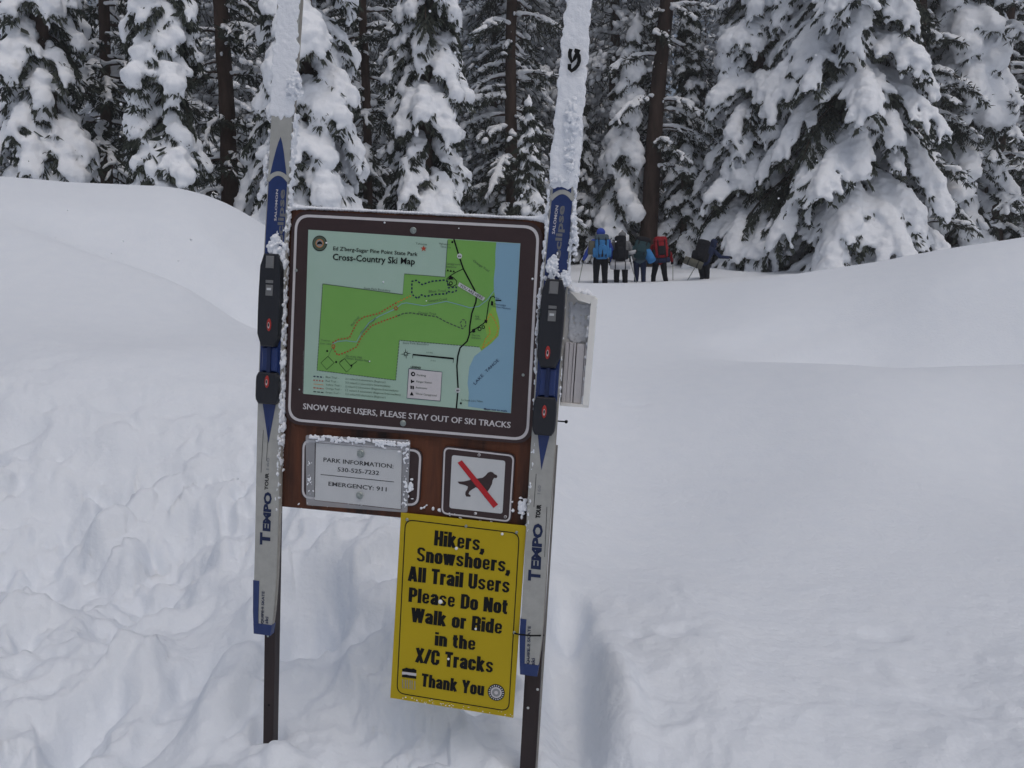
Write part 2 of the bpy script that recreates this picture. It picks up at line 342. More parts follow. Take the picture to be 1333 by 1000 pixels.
for d in [(405, 830, 2.0, .17, .085, .13), (500, 790, 2.1, .07, .06, .08), (742, 915, 1.75, .09, .065, .26), (740, 800, 2.08, .07, .05, .10), (832, 828, 1.9, .016, .03, .03), (880, 832, 1.9, .02, .045, .03), (1150, 818, 1.97, .016, .05, .035), (610, 890, 1.75, .13, .09, .1),
          (800, 905, 1.62, -.05, .05, .2), (470, 735, 2.2, -.07, .13, .1), (385, 700, 2.35, -.05, .05, .15), (300, 900, 1.72, -.09, .06, .16), (235, 900, 1.75, .05, .05, .2), (500, 890, 1.74, -.06, .1, .07), (830, 502, 5.0, .008, .08, .06), (770, 668, 2.9, .006, .05, .05),
          (215, 640, 2.55, .06, .07, .10), (225, 720, 2.3, .06, .06, .12), (150, 620, 2.6, -.04, .09, .1), (60, 760, 2.15, -.05, .1, .1), (165, 860, 1.85, -.05, .08, .12), (120, 930, 1.68, .05, .05, .15), (300, 600, 2.75, -.05, .12, .08), (270, 690, 2.4, -.04, .06, .08), (1235, 440, 6.9, .22, 1.4, .35), (1400, 430, 6.6, .2, 1.0, .35), (1060, 440, 7.4, .12, .8, .4), (190, 325, 6.05, .14, .8, .28), (275, 365, 5.9, .12, .45, .3), (338, 985, 1.49, -.022, .035, .03), (365, 990, 1.47, -.028, .03, .03), (350, 955, 1.56, .02, .03, .03)]:
    p = at(d[0], d[1], d[2]); dents.append((p[0], p[1], *d[3:]))
def chunks(P, sc, seed):
    # lumps of broken snow: rounded cells of random height
    q = P*sc+seed*13.7; i = np.floor(q).astype(int); best = np.full(len(P), 9.); val = np.zeros(len(P))
    for a in (-1, 0, 1):
        for b_ in (-1, 0, 1):
            c = i+np.array([a, b_]); h = _perm[_perm[c[:, 0] & 255]+(c[:, 1] & 255)]; h2 = _perm[h+seed]; h3 = _perm[h2+7]
            d = (q[:, 0]-c[:, 0]-h/255.)**2+(q[:, 1]-c[:, 1]-h2/255.)**2; k = d < best; best[k] = d[k]; val[k] = h3[k]/255.
    return val**2*np.clip(1-best*1.6, 0, 1)**.6
def ground(P, detail=True):
    P = np.asarray(P, float); out = np.empty(len(P)); rg = np.empty(len(P))
    for i in range(0, len(P), 20000):
        E = emb(P[i:i+20000]); out[i:i+20000] = rbf(E, .22)@WZ[:-1]+WZ[-1]; rg[i:i+20000] = rbf(E, .1)@WR[:-1]+WR[-1]
    rg = np.clip(rg, 0, 1); r = np.hypot(P[:, 0], P[:, 1]); k = np.clip((.9-r)/.5, 0, 1); out = out*(1-k)+.22*k
    for x, y, dp, ra, rb in dents: out -= dp*np.exp(-(((P[:, 0]-x)/ra)**2+((P[:, 1]-y)/rb)**2)**1.8*.6)
    if detail:
        Q = np.stack([P[:, 0], P[:, 1], out], 1); f = np.clip((16-r)/10, 0, 1)
        wob = np.stack([noise(Q*5+3), noise(Q*5+17), 0*out], 1)*.06
        b1 = np.abs(noise((Q+wob)*5)); b2 = np.abs(noise((Q+wob)*12+9)); b3 = noise(Q*30+4)
        b0 = noise((Q+wob)*2.3+31); st_ = np.tanh(b0*5)*.5
        out = out+rg*(.085*st_+.075*(.3-b1)+.038*(.25-b2)+.010*b3+.0025*noise(Q*75))
        gul = np.abs(noise(np.stack([Q[:, 0]*8+wob[:, 0]*20, Q[:, 1]*2.2, out*3], 1)))
        out = out+np.clip(rg*1.3-.25, 0, 1)*(.065*(.28-gul)+chunks(P, 8.5, 1)*.065*np.clip(noise(Q*3+50)*2+.4, 0, 1)+chunks(P, 19, 2)*.022*np.clip(noise(Q*5+70)*2+.3, 0, 1))
        out = out+f*(.012*noise(Q*1.7)+.0022*noise(Q*9+2)+.0012*noise(Q*26+5))+np.clip((r-12)/10, 0, 1)*.12*noise(Q*.7)
    return out
def zat(x, y): return float(ground(np.array([[x, y]]), False)[0])
th = np.concatenate([np.linspace(-.78, .78, 620), np.linspace(.78, 2*PI-.78, 120)[1:-1]])
rr = np.concatenate([np.geomspace(.3, 1.2, 40), np.geomspace(1.2, 6, 270)[1:], np.geomspace(6, 26, 150)[1:], np.geomspace(26, 420, 50)[1:]])
TH, RR = np.meshgrid(th, rr); P = np.stack([RR*np.sin(TH), RR*np.cos(TH)], 2).reshape(-1, 2); Z = ground(P)
nt_, nr_ = len(th), len(rr); i = np.arange(nr_-1)[:, None]*nt_; j = np.arange(nt_)[None]; j2 = (j+1) % nt_
F = np.stack([i+j, i+nt_+j, i+nt_+j2, i+j2], 2).reshape(-1, 4)[:, ::-1]
V = np.vstack([np.column_stack([P, Z]), [0, 0, .22]]); jj = np.arange(nt_)
T = np.stack([np.full(nt_, len(V)-1), (jj+1) % nt_, jj], 1)
g = link('snow_ground', mesh_np(V, [F, T]), M['ground_snow']); tag(g, 'deep white snow with smooth banks and a trodden hollow round the sign', 'snow', kind='structure')

# ------------------------------------------------------------------ frame of the signboard (fitted): u right, v up, w towards the viewer
def rotv(w):
    t = np.linalg.norm(w); k = w/t; K = np.array([[0, -k[2], k[1]], [k[2], 0, -k[0]], [-k[1], k[0], 0]]); return np.eye(3)+math.sin(t)*K+(1-math.cos(t))*K@K
_R = rotv(np.array([.088, .144, .0675])); _T = np.array([-.191, -.1075, 1.440])
_c, _s = math.cos(PITCH), math.sin(PITCH); C2W = np.array([[1, 0, 0], [0, -_s, _c], [0, -_c, -_s]])   # camera x right, y down, z forward
SU = C2W@_R[:, 0]; SV = -(C2W@_R[:, 1]); SW = -(C2W@_R[:, 2]); SO = EYE+C2W@_T
FM = Matrix([[SU[i], SV[i], SW[i], SO[i]] for i in range(3)]+[[0, 0, 0, 1]])
def S(px, py, w=0.0):
    r = ray(px, py); o = SO+SW*w; t = ((o-EYE)@SW)/(r@SW); p = EYE+r*t-SO
    return np.array([p@SU, p@SV])
def S3(px, py, w=0.0): return np.array([*S(px, py, w), w])
PXM = 1.44/1000     # a photo pixel at the sign, in metres
def sthing(name, label, cat, cen, group=None):
    o = empty(name, mtx=FM@Matrix.Translation(Vector(cen))); return tag(o, label, cat, group)
def lump_mesh(items, voxel, amp=0, freq=1, smooth=2, origin=(0, 0, 0), amp2=0, freq2=1, base=ICO2):
    cen = np.array([i[0] for i in items], float)-np.array(origin); ms = []
    for i in items:
        r = np.array(i[1], float) if np.ndim(i[1]) else np.array([i[1]]*3)
        ms.append((i[2] if len(i) > 2 else np.eye(3))@np.diag(r))
    V, F = batch(base, ms, cen); return remesh(V, F, voxel, smooth, amp, freq, amp2, freq2)
# ------------------------------------------------------------------ snowy air
hz = bpy.data.materials.new('haze'); hz.use_nodes = True; hn = hz.node_tree; hn.nodes.clear(); ho = hn.nodes.new('ShaderNodeOutputMaterial'); hv = hn.nodes.new('ShaderNodeVolumePrincipled')
hv.inputs['Color'].default_value = (.93, .95, .98, 1); hv.inputs['Density'].default_value = .0025; hv.inputs['Anisotropy'].default_value = .2; hn.links.new(hv.outputs[0], ho.inputs['Volume'])
bx_ = [(-424, -424, -6), (424, -424, -6), (424, 424, -6), (-424, 424, -6), (-424, -424, 48), (424, -424, 48), (424, 424, 48), (-424, 424, 48)]
tag(link('haze', mesh_np(bx_, [[(0, 3, 2, 1), (4, 5, 6, 7), (0, 1, 5, 4), (1, 2, 6, 5), (2, 3, 7, 6), (3, 0, 4, 7)]], False), hz), 'pale snowy air fading the far trees', 'haze', kind='stuff')
# ------------------------------------------------------------------ signboard: wooden board on two posts
rng = np.random.RandomState(3)
def quadS(pts, w): return [S(x, y, w) for x, y in pts]
bc = (0, 0, -.012)
board = sthing('signboard', 'brown wooden trailhead board on two thin dark posts standing in snow', 'signboard', bc)
mb = MB(); mb.prism(quadS([(371, 269), (713, 287), (697, 691), (364, 659.5)], -.004), -.022, -.004, 'wood', bev=.002); mb.build('board_panel', board, bc)
def post(pl, pr, w0, w1, ytop, ybot):
    m = MB(); (xa, ya), (xb, yb) = pl[0], pl[1]; (xc, yc), (xd, yd) = pr[0], pr[1]
    def edge(p, q, y): return p[0]+(q[0]-p[0])*(y-p[1])/(q[1]-p[1])
    q = [(edge(*pl, ytop), ytop), (edge(*pr, ytop), ytop), (edge(*pr, ybot), ybot), (edge(*pl, ybot), ybot)]
    m.prism(quadS(q, w1), w0, w1, 'post', bev=.002); return m
m = post(((346.5, 670), (342.5, 970)), ((361, 670), (355.5, 970)), -.045, -.0225, 330, 1075); m.disc(S(349, 828, -.0225), .0022, -.0215, 'steel'); m.disc(S(350, 918, -.0225), .0025, -.0222, 'ink'); m.build('post', board, bc)
m = post(((687.5, 800), (676.5, 1000)), ((708, 800), (697, 1000)), -.050, -.0225, 330, 1100)
for x, y in ((700, 897), (687.5, 921)): m.disc(S(x, y, -.0225), .0026, -.0205, 'paper')
p = m.build('post', board, bc)
m = MB(); e = [S(x, y, -.021) for x, y in ((723.5, 580), (726, 580), (699.5, 1000), (697, 1000))]; m.prism(e, -.027, -.021, 'post_side'); m.build('post_flange', board, bc)
# snow along the top of the board, heaped against the skis
it = []
for k in range(90):
    t = k/89; x = 377+(712-377)*t; y = 271+(286.5-271)*t; q = S3(x, y-.5, -.012); hh = .0042+.0015*noise(np.array([[t*14, 1, 2]]))[0]+.010*math.exp(-t/.035)+.010*math.exp(-(1-t)/.03)
    it.append((q, (.005, max(.003, hh), .0125)))
for k in range(26):   # small fallen heaps and crusts on the wood under the map
    x = rng.uniform(545, 690); y = 655+(x-525)*.2+rng.uniform(-6, 8) if k < 18 else rng.uniform(655, 668); it.append((S3(x, y, -.001), (rng.uniform(.002, .006), rng.uniform(.0015, .004), .004)))
for k in range(22): it.append((S3(rng.normal(680, 4.5), rng.normal(660, 7), .0), (rng.uniform(.002, .005), rng.uniform(.002, .005), .005)))
for k in range(16): it.append((S3(rng.uniform(366, 520), rng.normal(657, 2)+0.08*0, -.002), (rng.uniform(.001, .003), .001, .003)))
link('snow_cap', lump_mesh(it, .0016, .0008, 160, 1, bc), M['frost'], board)
o = MB(); q = S(735, 549, -.03); o.prism([q+np.array(d) for d in ((-.022, -.001), (.002, -.0012), (.002, .0012), (-.022, .001))], -.032, -.029, 'ink'); o.disc(q+np.array([.003, 0]), .003, -.027, 'ink', w0=-.034); o.build('nail', board, bc)

def bolt(parent, c, r, w, cen, name='bolt'):
    m = MB(); m.disc(c, r, w+.0025, 'steel', w0=w); m.disc(c, r*.55, w+.005, 'steel', n=6, w0=w+.0024); return m.build(name, parent, cen)
# ---- map sign
Z = lambda x, y: (370+x/3.077, 265+y/3.077)
ZS = lambda x, y, w=.004: S(*Z(x, y), w)
PQ = quadS([(380.5, 274), (707.5, 290), (692, 579), (370.5, 551.5)], .004)
cen = (0, 0, 0)
sg = sthing('map_sign', 'large brown map panel showing green ski trails beside a blue lake', 'map sign', cen)
m = MB(); m.prism(rrect(PQ, .034, 8), -.003, .004, 'sign_brown'); m.build('panel', sg, cen)
m = MB(); a = inset(PQ, .0062); b = inset(PQ, .0112); m.ring(rrect(a, .029, 8), rrect(b, .025, 8), .0045, 'white_paint'); m.build('border_line', sg, cen)
w = .0045; m = MB()
sheet = [ZS(97, 105), ZS(946, 160), ZS(908, 840), ZS(77, 762)]; m.poly(sheet, w, 'map_bg')
shore = [(850, 156), (846, 200), (846, 250), (840, 300), (840, 340), (846, 390), (850, 430), (860, 465), (864, 495), (859, 530), (830, 560), (790, 590)]
m.poly([ZS(*p) for p in [(155, 322), (475, 365), (482, 282), (645, 295), (655, 143)]+shore+[(782, 575), (462, 548), (447, 708), (132, 668)]], w+.0003, 'map_green')
m.poly([ZS(*p) for p in [(800, 470), (826, 430), (846, 392), (850, 430), (860, 465), (864, 495), (859, 530), (830, 560), (790, 590), (784, 574), (812, 530)]], w+.0005, 'map_lime')
m.poly([ZS(*p) for p in shore+[(762, 612), (742, 655), (735, 720), (740, 760), (737, 813), (907, 839), (945, 161)]], w+.0004, 'map_lake')
u = w+.0008; L = PXM/3.077
def ln(pts, wd, mt, dash=None, k=u): m.stroke([ZS(*p) for p in pts], wd*L, k, mt, None if not dash else (dash[0]*L, dash[1]*L))
ln([(155, 322), (475, 365), (482, 282), (645, 295), (655, 148)], 2.5, 'ink_soft'); ln([(155, 322), (132, 668), (447, 708), (462, 548), (782, 575)], 2.5, 'ink_soft', (9, 3))
creek = [(195, 562), (215, 552), (250, 550), (290, 555), (310, 520), (340, 478), (380, 452), (440, 425), (470, 402), (490, 398), (560, 410), (600, 402), (650, 392), (700, 405), (745, 418), (780, 412), (815, 385), (845, 345)]
ln(creek, 2.5, 'map_lake')
ln([(680, 143), (690, 175), (702, 215), (718, 262), (738, 300), (762, 345), (770, 375), (768, 395), (752, 440), (744, 490), (742, 525), (733, 552), (705, 578), (696, 610), (692, 650), (694, 690), (697, 740), (690, 820)], 6, 'ink')
ln([(718, 262), (690, 275), (665, 290), (652, 302), (655, 322), (672, 335), (690, 325), (692, 312), (678, 297), (668, 292)], 3.2, 'ink')
ln([(742, 520), (770, 500), (800, 480), (810, 465), (815, 430), (820, 395), (828, 376), (838, 371), (845, 378)], 4, 'ink')
ln([(512, 360), (512, 312), (530, 308), (553, 325), (590, 312), (640, 307), (655, 312), (658, 338), (690, 335), (690, 350), (672, 356), (655, 352), (650, 362), (600, 364), (570, 373), (550, 366), (535, 381), (515, 366)], 6, 'navy_ink', (9, 6))
ln([(508, 370), (490, 378), (450, 398)], 5, 'map_orange', (8, 5))
ln([(450, 398), (380, 440), (320, 455), (295, 472), (275, 510), (262, 538), (215, 545), (195, 558), (200, 585), (215, 608), (250, 595), (290, 575), (310, 535), (350, 490), (400, 470), (455, 450)], 5.5, 'map_red', (7, 6))
ln([(455, 450), (480, 440), (510, 438), (560, 447), (610, 453), (650, 475), (690, 492), (715, 502), (728, 488), (727, 468), (715, 465), (706, 478), (712, 495)], 4.5, 'ink_soft', (11, 5))
ln([(812, 470), (826, 440), (845, 470), (858, 500), (850, 530), (795, 580), (805, 545), (826, 520), (820, 490)], 3.5, 'map_orange', (8, 4))
for q in ([(176, 612), (201, 638), (171, 665), (148, 638)], [(242, 621), (272, 656), (250, 675), (221, 640)]): ln(q+[q[0]], 2.2, 'ink')
ln([(195, 575), (178, 610)], 1.6, 'ink_soft'); ln([(222, 635), (242, 621)], 2, 'ink'); ln([(268, 650), (292, 632)], 2, 'ink')
for x, y in ((173, 591), (209, 635), (270, 649), (674, 155), (708, 800)): m.disc(ZS(x, y), 4.5*L, u, 'ink', 10)
for x, y, r in ((783, 503, 8), (798, 495, 7), (668, 320, 8), (448, 420, 8), (198, 572, 8)): m.disc(ZS(x, y), r*L, u+.0002, 'ink' if x > 600 else 'map_red', 14); m.disc(ZS(x, y), r*.55*L, u+.0004, 'map_green', 12)
m.poly([ZS(*p) for p in ((668, 286), (680, 305), (656, 305))], u+.0003, 'ink'); m.poly([ZS(*p) for p in ((803, 465), (815, 468), (812, 480), (802, 476))], u+.0003, 'ink')
for p in ([(847, 385), (870, 386), (870, 391), (847, 390)], [(829, 391), (838, 392), (837, 409), (828, 408)], [(752, 505), (764, 500), (766, 515), (755, 518)]): m.poly([ZS(*q) for q in p], u+.0002, 'ink')
for x, y in ((703, 211), (696, 748)): m.disc(ZS(x, y), 10*L, u+.0004, 'paper', 18); m.text('89', ZS(x-6, y+4), ZS(x+6, y+5), 7*L, u+.0006, 'ink', .02)
for x, y in ((668, 270), (680, 272), (656, 268)): m.poly([ZS(x-5, y+4), ZS(x, y-5), ZS(x+5, y+4)], u+.0003, 'ink')
# red star
st = []
for k in range(10):
    r = 13 if k % 2 == 0 else 5.4; a = PI/2+k*PI/5; st.append(ZS(559+r*math.cos(a), 181-r*math.sin(a)))
m.poly(st, u, 'map_red')
# sticker, legend, scale bar, compass
tk = [(703, 316), (806, 378), (797, 390), (696, 330)]; m.poly([ZS(*p) for p in tk], u+.0012, 'paper'); m.text('YOU ARE HERE', ZS(703, 332), ZS(794, 385), 11*L, u+.0015, 'ink', .01)
lb = [(500, 661), (633, 675), (626, 791), (492, 779)]; m.poly([ZS(*p) for p in lb], u, 'white_paint'); ln(lb+[lb[0]], 2.2, 'navy_ink', k=u+.0003)
for y, tx in ((686, 'Parking'), (712, 'Ranger Station'), (736, 'Restrooms'), (761, 'Winter Campground')):
    x0 = 517-(y-686)*.07; L2 = {'Parking': 36, 'Ranger Station': 62, 'Restrooms': 44, 'Winter Campground': 84}[tx]
    if y == 761: m.poly([ZS(x0-8, y+7), ZS(x0, y-8), ZS(x0+8, y+8)], u+.0004, 'ink')
    elif y == 712: m.poly([ZS(x0-7, y-7), ZS(x0-2, y-6), ZS(x0-1, y-2), ZS(x0+7, y-3), ZS(x0+6, y+3), ZS(x0, y+4), ZS(x0-4, y+8), ZS(x0-7, y+6)], u+.0004, 'ink')
    elif y == 736: m.poly([ZS(x0-7, y-7), ZS(x0-1, y-6), ZS(x0-1, y+7), ZS(x0-7, y+6)], u+.0004, 'ink'); m.poly([ZS(x0+1, y-6), ZS(x0+7, y-5), ZS(x0+7, y+8), ZS(x0+1, y+7)], u+.0004, 'ink')
    else: m.disc(ZS(x0, y-3), 9*L, u+.0004, 'ink', 16); m.disc(ZS(x0+1, y-3), 4*L, u+.0006, 'white_paint', 8)
    m.text(tx, ZS(x0+15, y+4), ZS(x0+15+L2, y+4+L2*.09), 8*L, u+.0004, 'ink_soft', .005)
m.text('LEGEND', ZS(507, 658), ZS(548, 662), 8*L, u, 'ink', .03)
m.poly([ZS(516, 602), ZS(680, 618), ZS(680, 625), ZS(516, 608)], u, 'ink'); ln([(516, 604), (515, 620)], 2, 'ink'); ln([(679, 620), (677, 638)], 2, 'ink')
m.text('0.5 Mile', ZS(570, 599), ZS(596, 601), 6*L, u, 'ink_soft'); m.text('.5 km', ZS(585, 631), ZS(607, 633), 6*L, u, 'ink_soft')
cs = []
for k in range(16):
    r = (23, 5, 13, 5)[k % 4]; a = k*PI/8+.1; cs.append(ZS(488+r*math.cos(a), 602-r*math.sin(a)))
m.poly(cs, u, 'ink'); m.disc(ZS(488, 602), 4*L, u+.0003, 'map_bg', 10)
tx = lambda s_, a, b, h, mt='ink_soft', bo=0.0, xh=None, sm=0: m.text(s_, ZS(*a), ZS(*b), h*L, u+.0003, mt, bo, xh, sm)
tx("Ed Z'berg-Sugar Pine Point State Park", (197, 187), (535, 211), 15.5, 'ink', .012); tx('Cross-Country Ski Map', (195, 226), (524, 245), 26, 'ink', .016)
tx('Tahoma', (527, 164), (572, 168), 8); tx('Highway to', (622, 164), (664, 168), 7); tx('Tahoe City', (626, 176), (668, 180), 7)
tx('State Park Boundary', (320, 342), (426, 353), 8); tx('State Park Boundary', (476, 562), (580, 568), 8)
tx('Blue Trail', (580, 357), (648, 354), 10); tx('General Creek', (578, 396), (655, 386), 10, 'ink_soft'); tx('Green Trail', (537, 441), (608, 447), 9); tx('Orange Trail', (756, 232), (818, 275), 9)
tx('Red Trail', (273, 492), (302, 456), 9); tx('General Creek', (310, 522), (372, 460), 9)
tx('Campground', (648, 245), (706, 248), 8); tx('Entrance', (650, 257), (690, 259), 8)
tx('Trail to', (148, 550), (184, 553), 7); tx('Lost Lake', (146, 563), (188, 566), 7); tx('Site of the 1960', (247, 613), (312, 621), 8); tx('Olympic Biathlon Range', (246, 622), (346, 635), 8)
tx('Pier', (849, 382), (862, 384), 7, 'navy_ink'); tx('Pine Lodge', (842, 406), (888, 412), 7, 'navy_ink'); tx('(Ehrman Mansion)', (835, 415), (906, 425), 7, 'navy_ink')
tx('Park', (765, 455), (782, 457), 7); tx('Office', (765, 465), (787, 467), 7); tx('Day Use', (753, 530), (785, 533), 7); tx('Entrance', (751, 540), (787, 543), 7)
tx('LAKE', (766, 727), (800, 690), 13, 'navy_ink'); tx('TAHOE', (812, 678), (862, 630), 13, 'navy_ink')
tx('To South Lake Tahoe', (708, 790), (796, 796), 8); tx('Maps not to scale', (800, 826), (893, 834), 8, 'navy_ink', .02)
for k, (nm, dist, mt) in enumerate((('Blue Trail –', '2.1 miles/3.4 kilometers (Beginner)', 'navy_ink'), ('Red Trail –', '3.3 miles/5.3 kilometers (Intermediate)', 'map_red'), ('Yellow Trail –', '2 miles/3.2 kilometers (Beginner/Intermediate)', 'map_orange'),
                                    ('Orange Trail –', '1.2 miles/1.9 kilometers (Beginner/Intermediate)', 'map_red'), ('Green Trail –', '3.0 miles/4.8 kilometers (Beginner)', 'ink_soft'))):
    y = 694+k*15.3; ln([(118, y-2), (158, y+2)], (5, 5, 2, 4, 3.5)[k], ('navy_ink', 'map_red', 'map_orange', 'map_red', 'ink')[k], ((9, 5), (6, 6), None, (9, 4), (12, 4))[k])
    tx(nm, (167, y+4), (167+len(nm)*4.6, y+9), 8); tx(dist, (246, y+11), (246+len(dist)*4.6, y+11+len(dist)*.4), 8)
m.disc(ZS(143, 160), 31*L, u, 'ink', 30); m.disc(ZS(143, 160), 28*L, u+.0002, 'ink_soft', 30); m.disc(ZS(143, 160), 17*L, u+.0004, 'map_orange', 24); m.disc(ZS(143, 160), 14*L, u+.0006, 'grey_ink', 20); m.poly([ZS(*p) for p in ((131, 166), (136, 155), (145, 151), (153, 157), (155, 166), (149, 163), (138, 164))], u+.0008, 'ink')
m.build('map_sheet', sg, cen)
m = MB(); w = .0048; m.text('SNOW SHOE USERS, PLEASE STAY OUT OF SKI TRACKS', ZS(76, 823), ZS(906, 899), 25*L, w, 'white_paint', .006, smear=2); m.text('Photos and map courtesy California State Parks', ZS(77, 757), ZS(80, 590), 4*L, w, 'grey_ink', .01); m.build('lettering', sg, cen)
bolt(sg, ZS(517, 108), 13*L, .004, cen); bolt(sg, ZS(476, 880), 12.5*L, .004, cen)
m = MB()
for x, y in ((48, 268), (957, 687)): m.disc(ZS(x, y), 6*L, .0056, 'steel', w0=.004, n=14)
m.build('rivets', sg, cen)
it = []
for x, y, r in ((403, 77, 4), (995, 302, 4.5), (398, 315, 4), (1006, 602, 4), (343, 632, 3), (170, 158, 4), (317, 845, 3), (700, 100, 2.5), (62, 745, 3), (570, 390, 2.5)): it.append((np.array([*ZS(x, y), .0055]), r*L*1.05))
link('snow_speck', lump_mesh(it, .0006, 0), M['frost'], sg)

# ---- park information plate in its plastic sleeve
Z6 = lambda x, y: (360+x/3.703, 540+y/3.703)
S6 = lambda x, y, w=.0: S(*Z6(x, y), w); L6 = PXM/3.703; cen = (*S6(400, 300), 0)
sg = sthing('information_plate', 'small brown plate carrying a white park information sheet in a frosted plastic sleeve', 'information sign', cen)
q = [S6(122, 112), S6(706, 165), S6(690, 446), S6(118, 408)]
m = MB(); m.prism(rrect(q, .02), -.003, .001, 'sign_brown'); m.build('panel', sg, cen)
m = MB(); m.ring(rrect(inset(q, .0022), .018), rrect(inset(q, .0062), .015), .0014, 'white_paint'); m.build('border_line', sg, cen)
m = MB(); m.prism([S6(190, 136, .003), S6(604, 172, .003), S6(599, 455, .003), S6(185, 411, .003)], .0022, .003, 'paper'); m.build('paper', sg, cen)
m = MB(); w = .0034
m.text('PARK INFORMATION:', S6(226, 226, w), S6(563, 259, w), 22*L6, w, 'ink', .008, smear=2); m.text('530-525-7232', S6(294, 273, w), S6(494, 291, w), 22*L6, w, 'ink', .008, smear=2); m.text('EMERGENCY: 911', S6(250, 342, w), S6(530, 370, w), 22*L6, w, 'ink', .008, smear=2)
m.stroke([S6(212, 288, w), S6(566, 324, w)], 3.5*L6, w, 'ink'); m.build('lettering', sg, cen)
q = [S6(140, 98, .006), S6(645, 122, .006), S6(630, 472, .006), S6(143, 436, .006)]
m = MB(); m.prism(rrect(q, .004, 3), .0045, .0053, 'sleeve'); m.build('plastic_sleeve', sg, cen)
m = MB(); m.ring(rrect(q, .004, 3), rrect([S6(184, 132, .006), S6(607, 168, .006), S6(602, 459, .006), S6(181, 413, .006)], .003, 3), .0057, 'sleeve_edge'); m.build('sleeve_hem', sg, cen)
for x, y, r in ((406, 188, 19), (401, 389, 18)): bolt(sg, S6(x, y, .0055), r*L6, .0055, cen)
it = []
for k in range(170):
    t = rng.rand(); x = 142+t*498; y = 95+t*42+abs(rng.normal(0, 13)); it.append((np.array([*S6(x, y, .006), .006]), (rng.uniform(.0015, .004), rng.uniform(.0012, .0035), .0035)))
for k in range(60):
    t = rng.rand()**1.3; it.append((np.array([*S6(628-t*10+rng.normal(0, 6), 120+t*330, .006), .006]), (rng.uniform(.0008, .0022), rng.uniform(.001, .003), .002)))
for k in range(24):
    it.append((np.array([*S6(rng.normal(648, 11), rng.normal(345, 26), .003), .004]), (rng.uniform(.001, .003), rng.uniform(.001, .004), .003)))
for k in range(26): it.append((np.array([*S6(rng.normal(160, 9), 330+rng.normal(0, 50), .006), .0055]), (rng.uniform(.0006, .002), rng.uniform(.0008, .0024), .001)))
link('snow_crust', lump_mesh(it, .0009, .0006, 260, 1, cen), M['frost'], sg)

# ---- no dogs sign
cen = (*S6(970, 335), 0); sg = sthing('no_dogs_sign', 'square brown sign with a dog silhouette under a red diagonal bar', 'sign', cen)
q = [S6(803, 148), S6(1153, 189), S6(1132, 523), S6(790, 481)]
m = MB(); m.prism(rrect(q, .013), -.003, .002, 'sign_brown'); m.build('panel', sg, cen)
m = MB(); m.ring(rrect(inset(q, .0022), .0115), rrect(inset(q, .0052), .009), .0024, 'white_paint'); m.build('border_line', sg, cen)
m = MB(); m.poly(rrect([S6(847, 193), S6(1104, 221), S6(1090, 476), S6(834, 448)], .005), .0024, 'paper')
dog = [(1066, 297), (1062, 289), (1050, 284), (1045, 277), (1033, 273), (1020, 278), (1008, 292), (995, 302), (970, 306), (948, 305), (930, 314), (905, 320), (874, 321), (882, 331), (910, 338), (924, 345), (921, 358), (912, 370), (911, 383), (916, 393), (936, 394), (937, 387), (927, 380), (932, 368), (945, 358), (962, 348), (985, 362), (1000, 378), (1004, 398), (1018, 396), (1016, 372), (1030, 352), (1040, 332), (1043, 314), (1050, 303), (1062, 304)]
m.poly([S6(*p) for p in dog], .0028, 'sign_brown'); m.poly([S6(*p) for p in ((874, 230), (895, 218), (1069, 431), (1047, 448))], .0032, 'red_bar'); m.build('pictogram', sg, cen)
m = MB()
for x, y in ((978, 192), (960, 474), (1104, 490)): m.disc(S6(x, y), 7*L6, .0045, 'white_paint', n=14, w0=.002); m.disc(S6(x, y), 4*L6, .0048, 'sign_brown', n=10)
m.build('screws', sg, cen)

# ---- yellow notice
Z7 = lambda x, y: (490+x/3.571, 660+y/3.571)
W7 = .007; S7 = lambda x, y, w=W7: S(*Z7(x, y), w); L7 = PXM/3.571; cen = (*S7(380, 500), W7)
sg = sthing('yellow_notice', 'tall bright yellow notice with heavy black lettering hung below the board', 'notice', cen)
q = [S(522, 667.5, W7), S(685, 685, W7), S(668, 934.5, W7), S(508, 908.5, W7)]
m = MB(); m.prism(q, W7-.003, W7, 'yellow'); m.build('panel', sg, cen)
m = MB(); b = [S7(133, 56), S7(667, 121), S7(617, 952), S7(93, 866)]; m.ring(rrect(b, .017), rrect(inset(b, .0019), .0155), W7+.0004, 'ink'); m.build('border_line', sg, cen)
m = MB(); w = W7+.0005
for s_, a, b, h in (('Hikers,', (268, 178), (502, 207), 68), ('Snowshoers,', (186, 252), (622, 306), 66), ('All Trail Users', (147, 343), (618, 401), 68), ('Please Do Not', (149, 440), (608, 499), 66), ('Walk or Ride', (161, 533), (583, 592), 66), ('in the', (271, 643), (460, 667), 62), ('X/C Tracks', (180, 721), (541, 772), 68), ('Thank You', (208, 833), (498, 878), 60)):
    m.heavy(s_, S7(*a), S7(*b), h*1.07*L7, w, 'ink')
m.poly([S7(120, 752), S7(130, 750), S7(140, 746), S7(150, 750), S7(162, 752), S7(172, 750), S7(187, 758), S7(186, 772), S7(120, 764)], w, 'ink'); m.poly([S7(120, 765), S7(186, 773), S7(185, 797), S7(119, 789)], w, 'white_paint'); m.poly([S7(120, 779), S7(140, 778), S7(150, 781), S7(186, 786), S7(186, 799), S7(119, 790)], w+.0003, 'ink')
for k in range(3): m.stroke([S7(122+k*22, 800+k*3), S7(122+k*22, 840+k*3), S7(135+k*22, 842+k*3), S7(135+k*22, 802+k*3)], 4*L7, w, 'grey_ink')
